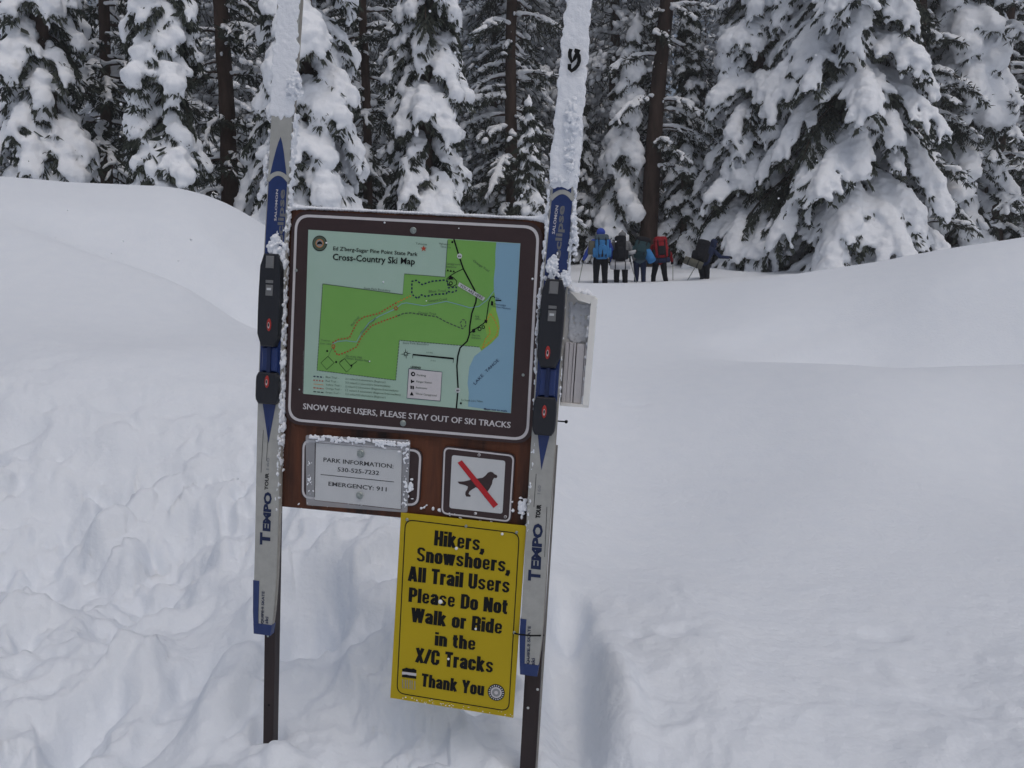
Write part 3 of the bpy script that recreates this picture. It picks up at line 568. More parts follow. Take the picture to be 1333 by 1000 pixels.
m.disc(S7(557, 862), 41*L7, w, 'ink', 32); m.disc(S7(557, 862), 27*L7, w+.0003, 'white_paint', 28); m.disc(S7(557, 862), 20*L7, w+.0006, 'grey_ink', 24); m.disc(S7(557, 862), 9*L7, w+.0009, 'white_paint', 16)
for k in range(20):
    a = k*PI/10; c = S7(557, 862); m.stroke([c+np.array([math.cos(a), math.sin(a)])*30*L7, c+np.array([math.cos(a), math.sin(a)])*37*L7], 5*L7, w+.0004, 'paper')
m.build('lettering', sg, cen)
for x, y in ((143, 58), (417, 89), (652, 118), (641, 583)): bolt(sg, S7(x, y), 7*L7, W7, cen, 'screw')
it = []
for x, y, r in ((372, 192, 8), (298, 440, 11), (585, 125, 7), (462, 566, 6), (335, 706, 6), (463, 29, 4)): it.append((np.array([*S7(x, y), W7+.001]), r*L7))
for k in range(40): t = rng.rand(); it.append((np.array([*S7(95+t*540, 885+t*78+rng.normal(0, 5)), W7+.0006]), (rng.uniform(.0006, .0022), rng.uniform(.0004, .0012), .001)))
link('snow_speck', lump_mesh(it, .0006, 0, origin=cen), M['frost'], sg)
# cable tie
m = MB(); V, F, T = tube([S3(668, 824, .008), S3(676, 826, .020), S3(690, 827.5, .024), S3(703, 827.5, .018), S3(709, 827, -.03)], .0016, 8); m.add(V, [list(f) for f in F], 'ink'); o = m.build('cable_tie', None, S3(668, 824, .008), True); o.matrix_world = FM@Matrix.Translation(Vector(S3(668, 824, .008))); tag(o, 'thin black cable tie holding the yellow notice to the post', 'cable tie')

# ---- brochure box on the right of the board
BW = -.03; SB = lambda x, y, w=BW: S(x, y, w); cen = (*SB(755, 455), BW)
bx = sthing('brochure_box', 'white open plastic brochure box fixed beside the right post', 'brochure box', cen)
back = [(733, 376), (772, 384), (760, 528), (729, 526)]
m = MB(); m.prism(quadS(back, BW-.03), BW-.033, BW-.03, 'box_white'); m.build('back_wall', bx, cen)
m = MB(); m.prism(quadS([(770, 385), (777.5, 388), (766, 530), (758.5, 528)], BW), BW-.03, BW+.004, 'box_white', bev=.002); m.build('side_wall', bx, cen)
m = MB(); m.prism(quadS([(729, 524), (766, 527), (766, 531), (729, 528)], BW), BW-.03, BW+.003, 'box_white', bev=.001); m.build('bottom', bx, cen)
m = MB(); m.prism(quadS([(741, 379), (776, 386), (768, 396), (752, 391)], BW), BW-.004, BW+.004, 'box_white', bev=.001); m.build('lid_lip', bx, cen)
m = MB()
for k, (a, b) in enumerate(((733.5, 738.5), (739, 744.3), (744.7, 747.3), (748.6, 758.5), (758.8, 761.5))):
    m.prism(quadS([(a+3, 445+k*.8), (b+2.6, 446+k*.8), (b-2.5, 525.5), (a-2.5, 524.5)], BW-.004-.002*(k % 2)), BW-.028, BW-.004-.002*(k % 2), 'white_paint', bev=.0004)
o = m.build('brochure_stack', None, cen); o.matrix_world = FM@Matrix.Translation(Vector(cen)); tag(o, 'pale brochures standing in the white plastic box', 'brochures')
it = []
for k in range(60): t = rng.rand(); it.append((np.array([*SB(733+t*42, 374.5+t*10+rng.normal(0, 1.5)), BW-.015+rng.normal(0, .006)]), (rng.uniform(.003, .007), rng.uniform(.003, .0055), .008)))
for k in range(120): t = rng.rand(); it.append((np.array([*SB(772-t*12+rng.normal(0, 2.2), 392+t*136), BW-.002]), (rng.uniform(.001, .003), rng.uniform(.002, .005), rng.uniform(.002, .006))))
for k in range(150): it.append((np.array([*SB(rng.uniform(739, 768), rng.uniform(394, 446)), BW-.029]), (rng.uniform(.002, .006), rng.uniform(.002, .006), rng.uniform(.001, .0028))))
link('snow_cap', lump_mesh(it, .0016, .001, 150, 1, cen), M['frost'], bx)

# ------------------------------------------------------------------ skis
def make_ski(label, edges, info):
    WB, WT = .0, .012                                    # base and top sheet
    e = sorted(edges, key=lambda q: -q[0]); vs = []; cs_ = []; hw = []
    for y, xl, xr in e:
        a = S(xl, y, WT); b = S(xr, y, WT); vs.append((a[1]+b[1])/2); cs_.append((a[0]+b[0])/2); hw.append(np.linalg.norm(b-a)/2)
    vs, cs_, hw = map(np.array, (vs, cs_, hw)); v0 = vs[0]; vtop = vs[-1]; sl_ = (cs_[-1]-cs_[-3])/(vs[-1]-vs[-3]); VT = vtop+.42
    kp = np.polyfit(vs, cs_, 4)
    def C(v):
        if v <= vtop: return float(np.polyval(kp, v))
        return float(np.polyval(kp, vtop)+sl_*(v-vtop))
    def H(v):
        h = float(np.interp(v, vs, hw))
        if v > VT-.12: h *= math.sqrt(max(0, 1-((v-VT+.12)/.12)**2))*.98+.02
        return h
    def Wf(v): t = max(0, (v-VT+.30)/.30); return .085*t**2.2
    def strip(m, va, vb, lf, rf, off, mt, n=24, base=None):
        V = []; F = []
        for i in range(n+1):
            v = va+(vb-va)*i/n; c, h, z = C(v), H(v), Wf(v)
            xs = [c+h*lf(v), c+h*rf(v)]
            if base is None: V += [(xs[0], v, z+off), (xs[1], v, z+off)]
            else: V += [(xs[0], v, z+base), (xs[0], v, z+off), (xs[1], v, z+off), (xs[1], v, z+base)]
        q = 2 if base is None else 4
        for i in range(n):
            a = i*q
            for j in (range(1) if base is None else range(4)): F.append([a+j, a+(j+1) % q, a+q+(j+1) % q, a+q+j])
        if base is not None: F += [[0, 1, 2, 3][::-1], [n*q, n*q+1, n*q+2, n*q+3]]
        m.add(V, F, mt)
    def vy(y): # local height along the ski of a photo row
        return float(np.interp(-y, [-q[0] for q in e], vs))
    cen = (C(v0), v0, WT); sk = sthing('ski', label, 'ski', cen, 'skis fixed upright to the sign posts')
    m = MB(); strip(m, v0, VT, lambda v: -1, lambda v: 1, WT-.0035, 'ski_side', 70, WB); strip(m, v0, VT, lambda v: -.97, lambda v: .95, WT, 'ski_white', 70, WT-.0036); m.build('ski_body', sk, cen)
    ya, yb, yc, yd = info['blue']                        # apex, full width, end of the full width, lower point
    m = MB()
    def bl(v):
        if v > vy(yb): t = (v-vy(yb))/(vy(ya)-vy(yb)); return .88*(1-t)**.75
        if v < vy(yc): t = (vy(yc)-v)/(vy(yc)-vy(yd)); return .62*(1-t)
        return .88
    if info.get('bluetop'): strip(m, vy(yb), vy(ya), lambda v: -.85, lambda v: .72, WT+.0006, 'ski_blue', 12); strip(m, vy(yd), vy(yb), lambda v: -bl(v), lambda v: bl(v), WT+.0006, 'ski_blue', 40)
    else: strip(m, vy(yd), vy(ya), lambda v: -bl(v)+.0, lambda v: bl(v)*.95, WT+.0006, 'ski_blue', 50)
    va = vy(info['arc'])
    P = [np.array([C(va)+H(va)*x*1.0, va-.014*x*x]) for x in np.linspace(-.98, .96, 13)]; m.stroke(P, .008, WT+.0011, 'ski_white')
    b0, b1, bh = info['salomon']; m.text('SALOMON', S(*b0, WT), S(*b1, WT), bh*PXM, WT+.0012, 'white_paint', .02)
    b0, b1, bh = info['eclipse']; m.text('eclipse', S(*b0, WT), S(*b1, WT), bh*PXM, WT+.0012, 'grey_plastic', .03)
    m.build('blue_panel', sk, cen)
    m = MB()
    for s_, a, b, h, mt, bo in info['text']: m.text(s_, S(*a, WT), S(*b, WT), h*PXM, WT+.0006, mt, bo)
    for a, b in info['lines']: m.stroke([S(*a, WT), S(*b, WT)], .0008, WT+.0006, 'ink')
    m.build('lettering', sk, cen)
    m = MB(); yt = info['tail']; strip(m, v0-.0015, vy(yt), lambda v: -1.03, lambda v: -.50+.0*v, WT+.0012, 'ski_blue', 10, WB-.001); strip(m, v0-.0015, v0+.020, lambda v: -1.03, lambda v: 1.04, WT+.0018, 'ski_blue', 4, WB-.002); m.build('tail_guard', sk, cen)
    # binding
    b = info['bind']; bd = MB(); bw = WT+.001
    def plate(y0, y1, f0, f1, wa, wb, mt, mm, bev=.0025):
        vv = np.linspace(vy(y1), vy(y0), 9); l = []; r = []
        for v in vv:
            t = (v-vv[0])/(vv[-1]-vv[0]); f = f0 if not callable(f0) else f0(t); l.append((C(v)-H(v)*f, v)); f = f1 if not callable(f1) else f1(t); r.append((C(v)+H(v)*f, v))
        mm.prism(l+r[::-1], wa, wb, mt, bev=bev)
    sh = lambda t: .86+.10*math.sin(PI*min(1, max(0, t)))-.30*max(0, .12-t)/.12-.25*max(0, t-.9)/.1
    plate(b[0], b[1], sh, sh, bw, bw+.016, 'black_plastic', bd); toe = bd.build('binding', sk, cen)
    mm = MB(); plate(b[1]+1, b[2]-1, .62, .66, bw, bw+.007, 'ski_blue', mm); plate(b[1]-2, b[2]+2, .12, .2, bw+.0068, bw+.0105, 'navy_ink', mm, .001); r_ = mm.build('guide_rail', toe, cen)
    mm = MB(); hs_ = lambda t: .92-.25*max(0, .15-t)/.15-.2*max(0, t-.85)/.15; plate(b[2], b[3], hs_, hs_, bw, bw+.015, 'black_plastic', mm); mm.build('heel_plate', toe, cen)
    mm = MB(); plate(b[0]+3, b[0]+19, .35, .35, bw+.0155, bw+.019, 'grey_plastic', mm, .0015); plate(b[0]+34, b[0]+38, .3, .35, bw+.0155, bw+.018, 'grey_plastic', mm, .001); plate(b[0]+40, b[0]+54, .28, .34, bw+.0155, bw+.0175, 'grey_plastic', mm, .001); plate(b[0]+44, b[0]+47, .16, .2, bw+.0172, bw+.0182, 'paper', mm, .0002); mm.build('buckle', toe, cen)
    for (x, y) in info['ovals']:
        mm = MB(); c = S(x, y, .028); zz = bw+.0155 if y < b[2] else bw+.0145; mm.disc(c, .0044, zz+.0022, 'badge_red', n=28, w0=zz, sy=2.7); mm.disc(c+np.array([0, -.001]), .0021, zz+.0026, 'white_paint', n=20, sy=2.8); mm.disc(c, .0014, zz+.003, 'ink', n=16, sy=2.6); mm.build('badge', toe, cen)
    # snow stuck to the ski
    it = []
    for y0, y1, dens, tk_ in info['cover']:
        for k in range(dens):
            y = rng.uniform(y0, y1); v = vy(y) if y > e[-1][0] else vtop+(e[-1][0]-y)*PXM; f = rng.uniform(-.86, .80); it.append((np.array([C(v)+H(v)*f, v, Wf(v)+WT+.0005]), (rng.uniform(.007, .012), rng.uniform(.010, .02), tk_*rng.uniform(.7, 1.15))))
    link('snow_film', lump_mesh(it, .0015, .0008, 120, 3, cen, .0008, 40), M['frost'], sk); it = []
    for x, y, sx, sy, n, s in info['clumps']:
        for k in range(int(n*3.5)): it.append((np.array([*S(rng.normal(x, sx*.8), rng.normal(y, sy*.8), .02), .018+rng.normal(0, .004)]), (rng.uniform(.2, .72)*s, rng.uniform(.2, .72)*s, rng.uniform(.3, .7)*s)))
    for (xa, ya_), (xb, yb_), n, s in info['fringe']:
        for k in range(int(n*1.7)):
            t = rng.rand(); it.append((np.array([*S(xa+(xb-xa)*t+rng.normal(0, 1.1), ya_+(yb_-ya_)*t, .004), .003+rng.normal(0, .004)]), (rng.uniform(.22, .62)*s, rng.uniform(.6, 1.8)*s, .006)))
    me = lump_mesh(it, .0013, .0016, 230, 1, cen, .0010, 60); link('snow_crust', me, M['frost'], sk)
    return C, H, Wf, sk, cen
C_, H_, W_, skl, cl = make_ski('white and blue cross-country ski upright along the left post, its binding beside the map', [(0, 360, 391), (60, 358, 388), (140, 354.5, 383), (238, 347, 375), (350, 342, 371), (540, 335.5, 367), (650, 332.5, 363.5), (756, 329.7, 359), (800, 330, 356), (825, 331.5, 352.5)],
    dict(blue=(178, 236, 520, 577), arc=226, salomon=((360, 288), (362.5, 247), 3), eclipse=((368, 318), (371, 247), 8), tail=757, bind=(331, 450, 484, 525), ovals=((350.5, 423), (347.5, 497)),
         text=[('T', (351, 710), (351.4, 694), 14, 'navy_ink', .05), ('EMPO', (351.5, 692), (353.5, 641), 10.5, 'navy_ink', .05), ('TOUR', (349, 638), (350, 616), 5, 'ink', .03), ('160', (350, 612), (351, 596), 4, 'grey_ink', .02), ('S4', (336, 790), (337, 764), 4.5, 'paper', .03), ('EQUIPE 9 SKATE', (343, 815), (344.5, 770), 4, 'navy_ink', .02), ('ski', (349, 812), (349.4, 803), 5, 'navy_ink', .02)],
         lines=[((340, 615), (343, 560)), ((347, 600), (350, 555)), ((341, 812), (342, 790))], cover=[(-60, 70, 260, .0008), (62, 146, 200, .0016)], clumps=[(384, 112, 5, 12, 18, .009), (357, 322, 5, 8, 26, .008), (363, 335, 3, 5, 10, .005)],
         fringe=[((386, 150), (372, 330), 150, .0035), ((372, 300), (367, 560), 230, .0052), ((367, 560), (361, 668), 90, .004), ((353, 150), (346, 240), 40, .002)]))
C2, H2, W2, skr, cr = make_ski('snow-plastered white and blue cross-country ski upright along the right post', [(0, 737, 769), (80, 731.5, 763.5), (160, 725.5, 757), (256, 716, 746.5), (360, 706, 739), (460, 699, 732), (617, 690, 722), (740, 681, 711), (824, 676.5, 706), (855, 676.7, 703), (878, 678, 699.5)],
    dict(blue=(228, 260, 552, 612), bluetop=True, arc=250, salomon=((722, 305), (727, 268), 3.5), eclipse=((729, 338), (735, 268), 8), tail=807, bind=(364, 478, 516, 565), ovals=((713, 459), (708.5, 536)),
         text=[('T', (702.3, 757), (703, 743), 15, 'navy_ink', .05), ('EMPO', (703, 741.5), (706.3, 682), 12, 'navy_ink', .05), ('TOUR', (702.6, 675), (704.4, 657), 5.5, 'ink', .05), ('160', (703.4, 643.5), (704.4, 632), 4, 'grey_ink', .03), ('S4', (683, 832), (684, 812), 4.5, 'paper', .03), ('EQUIPE 9 SKATE', (689, 868), (691, 815), 4, 'navy_ink', .02), ('ski', (696, 866), (696.5, 857), 5, 'navy_ink', .02)],
         lines=[((695, 660), (698, 617)), ((709, 725), (712, 660)), ((687, 868), (690, 838))], cover=[(-60, 50, 120, .0012), (40, 110, 110, .0022), (105, 236, 300, .0042)], clumps=[(745, 150, 4, 12, 16, .010), (741, 198, 4, 14, 14, .008), (719, 346, 5, 9, 26, .007), (734, 365, 4, 6, 20, .007), (748, 300, 2, 20, 30, .006), (724, 234, 8, 3, 14, .005)],
         fringe=[((757, 165), (738, 360), 200, .0042), ((716, 250), (703, 400), 110, .0045), ((702, 380), (696, 540), 60, .0032), ((696, 575), (687, 690), 60, .003), ((735, 390), (728, 520), 40, .0025)]))
# the dark emblem on the snowy ski
m = MB(); e0 = lambda x, y: S(680+x/3.125, y/3.125, .024); wz = .0215
e1 = lambda x, y: S(718+x/13.33, 40+y/13.33, .024)
for k, pl in enumerate(([(395, 325), (440, 335), (492, 354)], [(335, 308), (315, 370), (315, 440), (350, 535), (400, 470), (440, 385), (415, 335)], [(430, 368), (472, 430), (478, 520), (455, 590), (400, 655), (345, 690), (308, 650), (310, 570)])): m.stroke([e1(*p) for p in pl], (.0052, .0066, .0066)[k], wz+k*.0002, 'ink')
m.build('emblem', skr, cr)
# ------------------------------------------------------------------ hikers seen from behind
def cloth(name, c, v=1.25): M[name] = mat(name, c, .85, .15, bump=(45, .5, .01), var=(9, tuple(min(1, x*v) for x in c), .2)); return name
for n_, c_ in (('royal_blue', (.035, .07, .34)), ('bright_blue', (.04, .16, .36)), ('slate', (.07, .10, .125)), ('grey_cloth', (.16, .165, .175)), ('pale_grey', (.38, .39, .41)), ('near_black', (.012, .013, .017)), ('dark_navy', (.018, .026, .06)), ('deep_red', (.22, .016, .022)), ('dark_teal', (.02, .045, .055)), ('olive_grey', (.09, .09, .075)), ('skin', (.42, .24, .17))): cloth(n_, c_)
def capsule(a, b, ra, rb, n=5):
    a = np.array(a, float); b = np.array(b, float); L = np.linalg.norm(b-a); k = max(2, int(L/(min(ra, rb)*.45))+1); return [(a+(b-a)*t, ra+(rb-ra)*t) for t in np.linspace(0, 1, k)]
def spheres_mesh(sp, voxel, smooth=2, amp=.006, freq=9):
    c = np.array([s[0] for s in sp]); m = np.array([np.eye(3)*s[1] if np.ndim(s[1]) == 0 else np.diag(s[1]) for s in sp]); V, F = batch(ICO2, m, c); return remesh(V, F, voxel, smooth, amp, freq, amp*.5, 22)
def person(label, px, Y, J, cols, rz=0.0, sink=.2, hat=None, hood=None, scale=1.0):
    p = at(px, 330, Y); z = zat(p[0], p[1])-sink; root = empty('person', (p[0], p[1], z), rz); root.scale = (scale,)*3; tag(root, label, 'person')
    seg = []
    def c(a, b, ra, rb, tg): seg.append((np.array(a, float), np.array(b, float), ra, rb, tg))
    g = lambda k: np.array(J[k], float)
    for s_ in 'LR':
        c(g('hip'+s_), g('kn'+s_), .105, .078, 'trousers'); c(g('kn'+s_), g('an'+s_), .078, .062, 'trousers'); c(g('an'+s_), g('an'+s_)+np.array([0, .16, -.04]), .055, .045, 'boots')
        c(g('sh'+s_), g('el'+s_), .075, .06, 'jacket'); c(g('el'+s_), g('ha'+s_), .06, .047, 'jacket')
        d = g('ha'+s_)-g('el'+s_); d /= np.linalg.norm(d); h = g('ha'+s_); sx = 1 if s_ == 'R' else -1; fr = frame(d, (0, .3, 1)); side = fr[:, 1]*sx
        c(h, h+d*.075, .036, .04, 'gloves')
        for i, (of, ln_) in enumerate(((-.030, .062), (-.010, .072), (.011, .068), (.030, .052))):     # four fingers closed round the grip
            b = h+d*.085+fr[:, 2]*of; k1 = b+d*ln_*.5-side*.012; k2 = k1-side*ln_*.5-d*.012; c(b, k1, .0125, .0115, 'gloves'); c(k1, k2, .0115, .010, 'gloves')
        t0 = h+d*.03+fr[:, 2]*.035; t1 = t0+d*.035+fr[:, 2]*.012-side*.02; c(t0, t1, .015, .0125, 'gloves'); c(t1, t1+d*.02-side*.028, .0125, .011, 'gloves')
    pel, ch, nk, hd = g('pel'), g('ch'), g('nk'), g('hd'); w = np.array([.075, 0, 0])
    for k in (-1, 0, 1): c(pel+w*k, pel*.55+ch*.45+w*k*.9, .125, .12, 'jacket' if k == 9 else 'hem'); c(pel*.55+ch*.45+w*k*.9, ch+w*k*1.2, .12, .135, 'jacket')
    c(g('shL'), g('shR'), .085, .085, 'jacket'); c(ch, nk, .11, .06, 'jacket'); c(nk, hd-np.array([0, 0, .05]), .058, .058, 'skin')
    f = np.array(J.get('face', (0, 1, 0)), float); f /= np.linalg.norm(f)
    c(hd-f*.012, hd+np.array([0, 0, .045])-f*.012, .092, .090, 'skin'); c(hd+f*.03-np.array([0, 0, .075]), hd+f*.035, .055, .07, 'skin'); c(hd+f*.088-np.array([0, 0, .012]), hd+f*.112-np.array([0, 0, .035]), .010, .016, 'skin')
    sdv = np.cross(f, [0, 0, 1])
    for k in (-1, 1): c(hd+sdv*.092*k, hd+sdv*.098*k-np.array([0, 0, .03]), .018, .014, 'skin')
    c(hd+f*.092+sdv*.022-np.array([0, 0, .072]), hd+f*.092-sdv*.022-np.array([0, 0, .072]), .009, .009, 'lips')
    sp = []
    for a, b, ra, rb, tg in seg: sp += capsule(a, b, ra, rb)
    me = spheres_mesh(sp, .011, 2, .004, 9); n = len(me.polygons); ce = np.empty(n*3, np.float32); me.polygons.foreach_get('center', ce); ce = ce.reshape(-1, 3); best = np.full(n, 9.); idx = np.zeros(n, int); names = ['jacket', 'hem', 'trousers', 'boots', 'gloves', 'skin', 'lips']
    for a, b, ra, rb, tg in seg:
        ab = b-a; t = np.clip(((ce-a)@ab)/max(1e-9, ab@ab), 0, 1); dd = np.linalg.norm(ce-a-t[:, None]*ab, axis=1)-(ra+(rb-ra)*t); k = dd < best; best[k] = dd[k]; idx[k] = names.index(tg)
    me.polygons.foreach_set('material_index', idx.astype(np.int32)); m = dict(boots='near_black', gloves='near_black', skin='skin', lips='deep_red'); m.update(cols); m.setdefault('hem', m['jacket'])
    link('body', me, [M[m[k]] for k in names], root)
    e = [(hd+f*.085+sdv*.034*k+np.array([0, 0, .012]), .011) for k in (-1, 1)]
    for q in e: link('eye', spheres_mesh([q], .003, 0, 0), M['ink'], root)
    if hood: sp = [(hd-f*.022+np.array([0, 0, .03]), .118), (hd-f*.03-np.array([0, 0, .06]), .105), (nk-f*.02+np.array([0, 0, .0]), .105)]; link('hood', spheres_mesh(sp, .012, 2, .008, 12), M[hood], root)
    elif hat: sp = [(hd-f*.012+np.array([0, 0, .055]), (.108, .108, .085)), (hd-f*.018+np.array([0, 0, .035]), (.110, .110, .05)), (hd+np.array([0, 0, .15])-f*.012, .028)]; link('hat', spheres_mesh(sp, .009, 1, .003, 20), M[hat], root)
    def world(q): return np.array((Matrix.Translation((p[0], p[1], z)) @ Matrix.Rotation(rz, 4, 'Z') @ Matrix.Scale(scale, 4)) @ Vector(q))
    return root, world, J
def sbox(cx, cy, cz, sx, sy, sz, e=.35, n=18):
    """softly rounded box (superellipsoid)"""
    V = []; F = []
    f = lambda t, ex: np.sign(t)*abs(t)**ex
    for i in range(n+1):
        ph = -PI/2+PI*i/n
        for j in range(n*2):
            la = PI*j/n; V.append((cx+sx*f(math.cos(ph), e)*f(math.cos(la), e), cy+sy*f(math.cos(ph), e)*f(math.sin(la), e), cz+sz*f(math.sin(ph), e)))
    k = n*2; F = [[i*k+j, i*k+(j+1) % k, (i+1)*k+(j+1) % k, (i+1)*k+j] for i in range(n) for j in range(k)]
    V = np.array(V); V += (noise(V*11)*.012)[:, None]*np.array([1, 1, .6]); return V, np.array(F)
def backpack(label, world, J, rz, cols, h=.56, w=.34, d=.22, tilt=.1, roll=0.0, parts=(), off=(0, 0, 0), group=None):
    b = (np.array(J['ch'])+np.array(J['pel']))/2+np.array([0, -.14-d/2, .07])+np.array(off); q = world(b); t = empty('backpack', q, rz); t.rotation_euler = (-tilt, roll, rz); tag(t, label, 'backpack', group)
    V, F = sbox(0, 0, 0, w/2, d/2, h/2, .4); link('pack_body', mesh_np(V, [F]), M[cols[0]], t)
    V, F = sbox(0, 0, h*.5, w*.50, d*.56, .085, .5); link('lid', mesh_np(V, [F]), M[cols[1]], t)
    for s_ in (-1, 1):
        V, F = sbox(s_*w*.52, 0, -h*.2, .05, d*.38, h*.22, .5, 10); link('side_pocket', mesh_np(V, [F]), M[cols[2]], t)
        V, F = sbox(s_*w*.25, -d*.53, 0, .016, .012, h*.5, .5, 8); link('strap', mesh_np(V, [F]), M['near_black'], t)
    V, F = sbox(0, -d*.5, -h*.12, w*.30, .05, h*.25, .5, 12); link('front_pocket', mesh_np(V, [F]), M[cols[2]], t)
    for kind, x, y, z, L, r, mt, an in parts:
        c, s_ = math.cos(an), math.sin(an); a = np.array([x-c*L/2, y, z-s_*L/2]); e = np.array([x+c*L/2, y, z+s_*L/2]); V, F, T = tube([a, a+(e-a)*.03, a+(e-a)*.5, e-(e-a)*.03, e], [r*.8, r, r*1.03, r, r*.8], 16); V = V+(noise(V*14)*.008)[:, None]
        o = link(kind, mesh_np(V, [F, T]), M[mt], t)
        if kind == 'bedroll':
            for fr_ in (.25, .75): q0 = a+(e-a)*fr_; dv = (e-a)/np.linalg.norm(e-a); V, F, T = tube([q0-dv*.012, q0+dv*.012], [r*1.07, r*1.07], 16); link('strap', mesh_np(V, [F, T]), M['near_black'], o)
    return t
def pole(label, a, b):
    a = np.array(a, float); b = np.array(b, float); t = empty('trekking_pole', b); tag(t, label, 'trekking pole'); d = (a-b); L = np.linalg.norm(d); u = d/L
    V, F, T = tube([0*u, u*(L-.1)], [.009, .012], 8); link('shaft', mesh_np(V, [F, T]), M['steel'], t)
    V, F, T = tube([u*(L-.12), u*(L-.06), u*(L+.03)], [.017, .02, .022], 8); link('grip', mesh_np(V, [F, T]), M['near_black'], t)
    V, F, T = tube([u*.09, u*.10], [.05, .045], 12); link('basket', mesh_np(V, [F, T]), M['near_black'], t)
def pose(**k):
    J = dict(pel=(0, 0, .95), ch=(0, .03, 1.34), nk=(0, .05, 1.48), hd=(0, .07, 1.62), shL=(-.19, .02, 1.40), shR=(.19, .02, 1.40), elL=(-.28, .03, 1.13), elR=(.28, .03, 1.13), haL=(-.30, .20, .98), haR=(.30, .20, .98),
             hipL=(-.10, 0, .92), hipR=(.10, 0, .92), knL=(-.115, .03, .50), knR=(.115, .03, .50), anL=(-.12, 0, .09), anR=(.12, 0, .09)); J.update(k); return J
# blue-hooded hiker
J = pose(elL=(-.34, .02, 1.15), haL=(-.42, .14, .98), elR=(.31, .0, 1.12), haR=(.30, .14, .93)); r, Wd, _ = person('tall hiker in royal blue hooded jacket and black trousers, leftmost of the group', 782, 20.2, J, dict(jacket='royal_blue', hem='near_black', trousers='near_black'), 0, .36, hood='royal_blue', scale=1.0)
backpack('bright blue backpack with slate lid on the blue-hooded hiker', Wd, J, 0, ('bright_blue', 'slate', 'bright_blue'), .54, .36, .24, .12, 0, [('stuff_sack', -.26, .02, .02, .34, .085, 'olive_grey', 1.45), ('strap', 0, -.15, -.1, .3, .02, 'near_black', 1.5)])
pole('thin trekking pole slanting down left of the blue-hooded hiker', Wd((-.42, .16, 1.02)), Wd((-.62, -.1, .12)))
# grey hiker with foam mat
J = pose(elR=(.32, .03, 1.14), haR=(.36, .2, 1.0), hd=(.03, .07, 1.60)); r, Wd, _ = person('hiker in grey jacket and grey beanie with black trousers, second from the left', 808.5, 20.4, J, dict(jacket='grey_cloth', trousers='near_black'), -.1, .36, hat='grey_cloth', scale=.97)
backpack('tall black backpack with a silver-grey mat strapped across its base', Wd, J, -.1, ('near_black', 'near_black', 'near_black'), .58, .29, .24, .06, 0, [('bedroll', 0, -.04, -.40, .52, .10, 'pale_grey', 0), ('bedroll', 0, .03, -.28, .46, .075, 'pale_grey', .04)], off=(-.03, 0, -.01))
# hiker bent forward
J = pose(ch=(.02, .22, 1.27), nk=(.03, .34, 1.37), hd=(.04, .43, 1.45), shL=(-.17, .22, 1.32), shR=(.21, .22, 1.32), elL=(-.34, .16, 1.08), haL=(-.30, -.02, .92), elR=(.3, .3, 1.05), haR=(.28, .42, .95), knL=(-.09, .1, .5), anL=(-.12, -.1, .1)); r, Wd, _ = person('hiker bent forward in slate jacket and dark navy trousers, in the middle of the group', 833, 20.6, J, dict(jacket='slate', trousers='dark_navy'), -.15, .27, hat='near_black', scale=.88)
backpack('dark teal backpack with a bright blue cover sagging on its right side', Wd, J, -.15, ('dark_teal', 'near_black', 'dark_teal'), .50, .40, .26, .5, .25, [('stuff_sack', .26, -.02, -.16, .34, .11, 'bright_blue', -.9), ('stuff_sack', -.2, -.1, -.22, .2, .05, 'pale_grey', .5)], off=(.02, 0, .08))
pole('trekking pole planted behind the hiker who bends forward', Wd((-.29, -.04, .95)), Wd((-.05, -.35, .1)))
# red hiker
J = pose(ch=(0, .12, 1.32), nk=(0, .17, 1.44), hd=(-.01, .21, 1.55), shL=(-.18, .1, 1.37), shR=(.18, .1, 1.37), elR=(.33, .08, 1.14), haR=(.40, .2, .97), knL=(-.17, .06, .5), anL=(-.20, -.05, .09), knR=(.16, .0, .5), anR=(.24, -.08, .09)); r, Wd, _ = person('hiker in red jacket and black trousers with legs apart, rightmost of the four together', 859, 20.9, J, dict(jacket='deep_red', hem='deep_red', trousers='near_black'), 0, .32, hood='deep_red', scale=.90)
backpack('dark red backpack with a black base on the red-jacketed hiker', Wd, J, 0, ('deep_red', 'deep_red', 'near_black'), .50, .36, .24, .2, -.06, [('bedroll', 0, -.02, -.30, .42, .07, 'dark_navy', 0)], off=(-.01, 0, .06))
pole('upright trekking pole held by the red-jacketed hiker', Wd((.44, .24, 1.0)), Wd((.45, .18, .12)))
# lone hiker ahead
J = pose(ch=(.10, .14, 1.30), nk=(.17, .2, 1.41), hd=(.31, .22, 1.54), face=(.5, 1, 0), shL=(-.06, .1, 1.36), shR=(.27, .12, 1.34), elR=(.50, .16, 1.12), haR=(.74, .2, 1.10), elL=(-.15, .2, 1.1), haL=(-.16, .3, .95), knL=(-.02, .12, .5), anL=(-.14, -.05, .1), knR=(.12, .12, .5), anR=(.06, -.05, .1)); r, Wd, _ = person('lone hiker in dark navy jacket stretching one arm out towards the big firs', 916, 20.6, J, dict(jacket='dark_navy', trousers='near_black'), -.25, .34, hood='dark_navy', scale=.86)
backpack('black backpack with a grey mat hanging below it on the lone hiker', Wd, J, -.25, ('near_black', 'near_black', 'near_black'), .50, .33, .24, .25, .26, [('bedroll', -.12, -.06, -.34, .50, .10, 'olive_grey', -.12)], off=(-.12, 0, .04))
pole('trekking pole trailing low behind the lone hiker', Wd((-.16, .3, .98)), Wd((-.62, -.3, .12)))
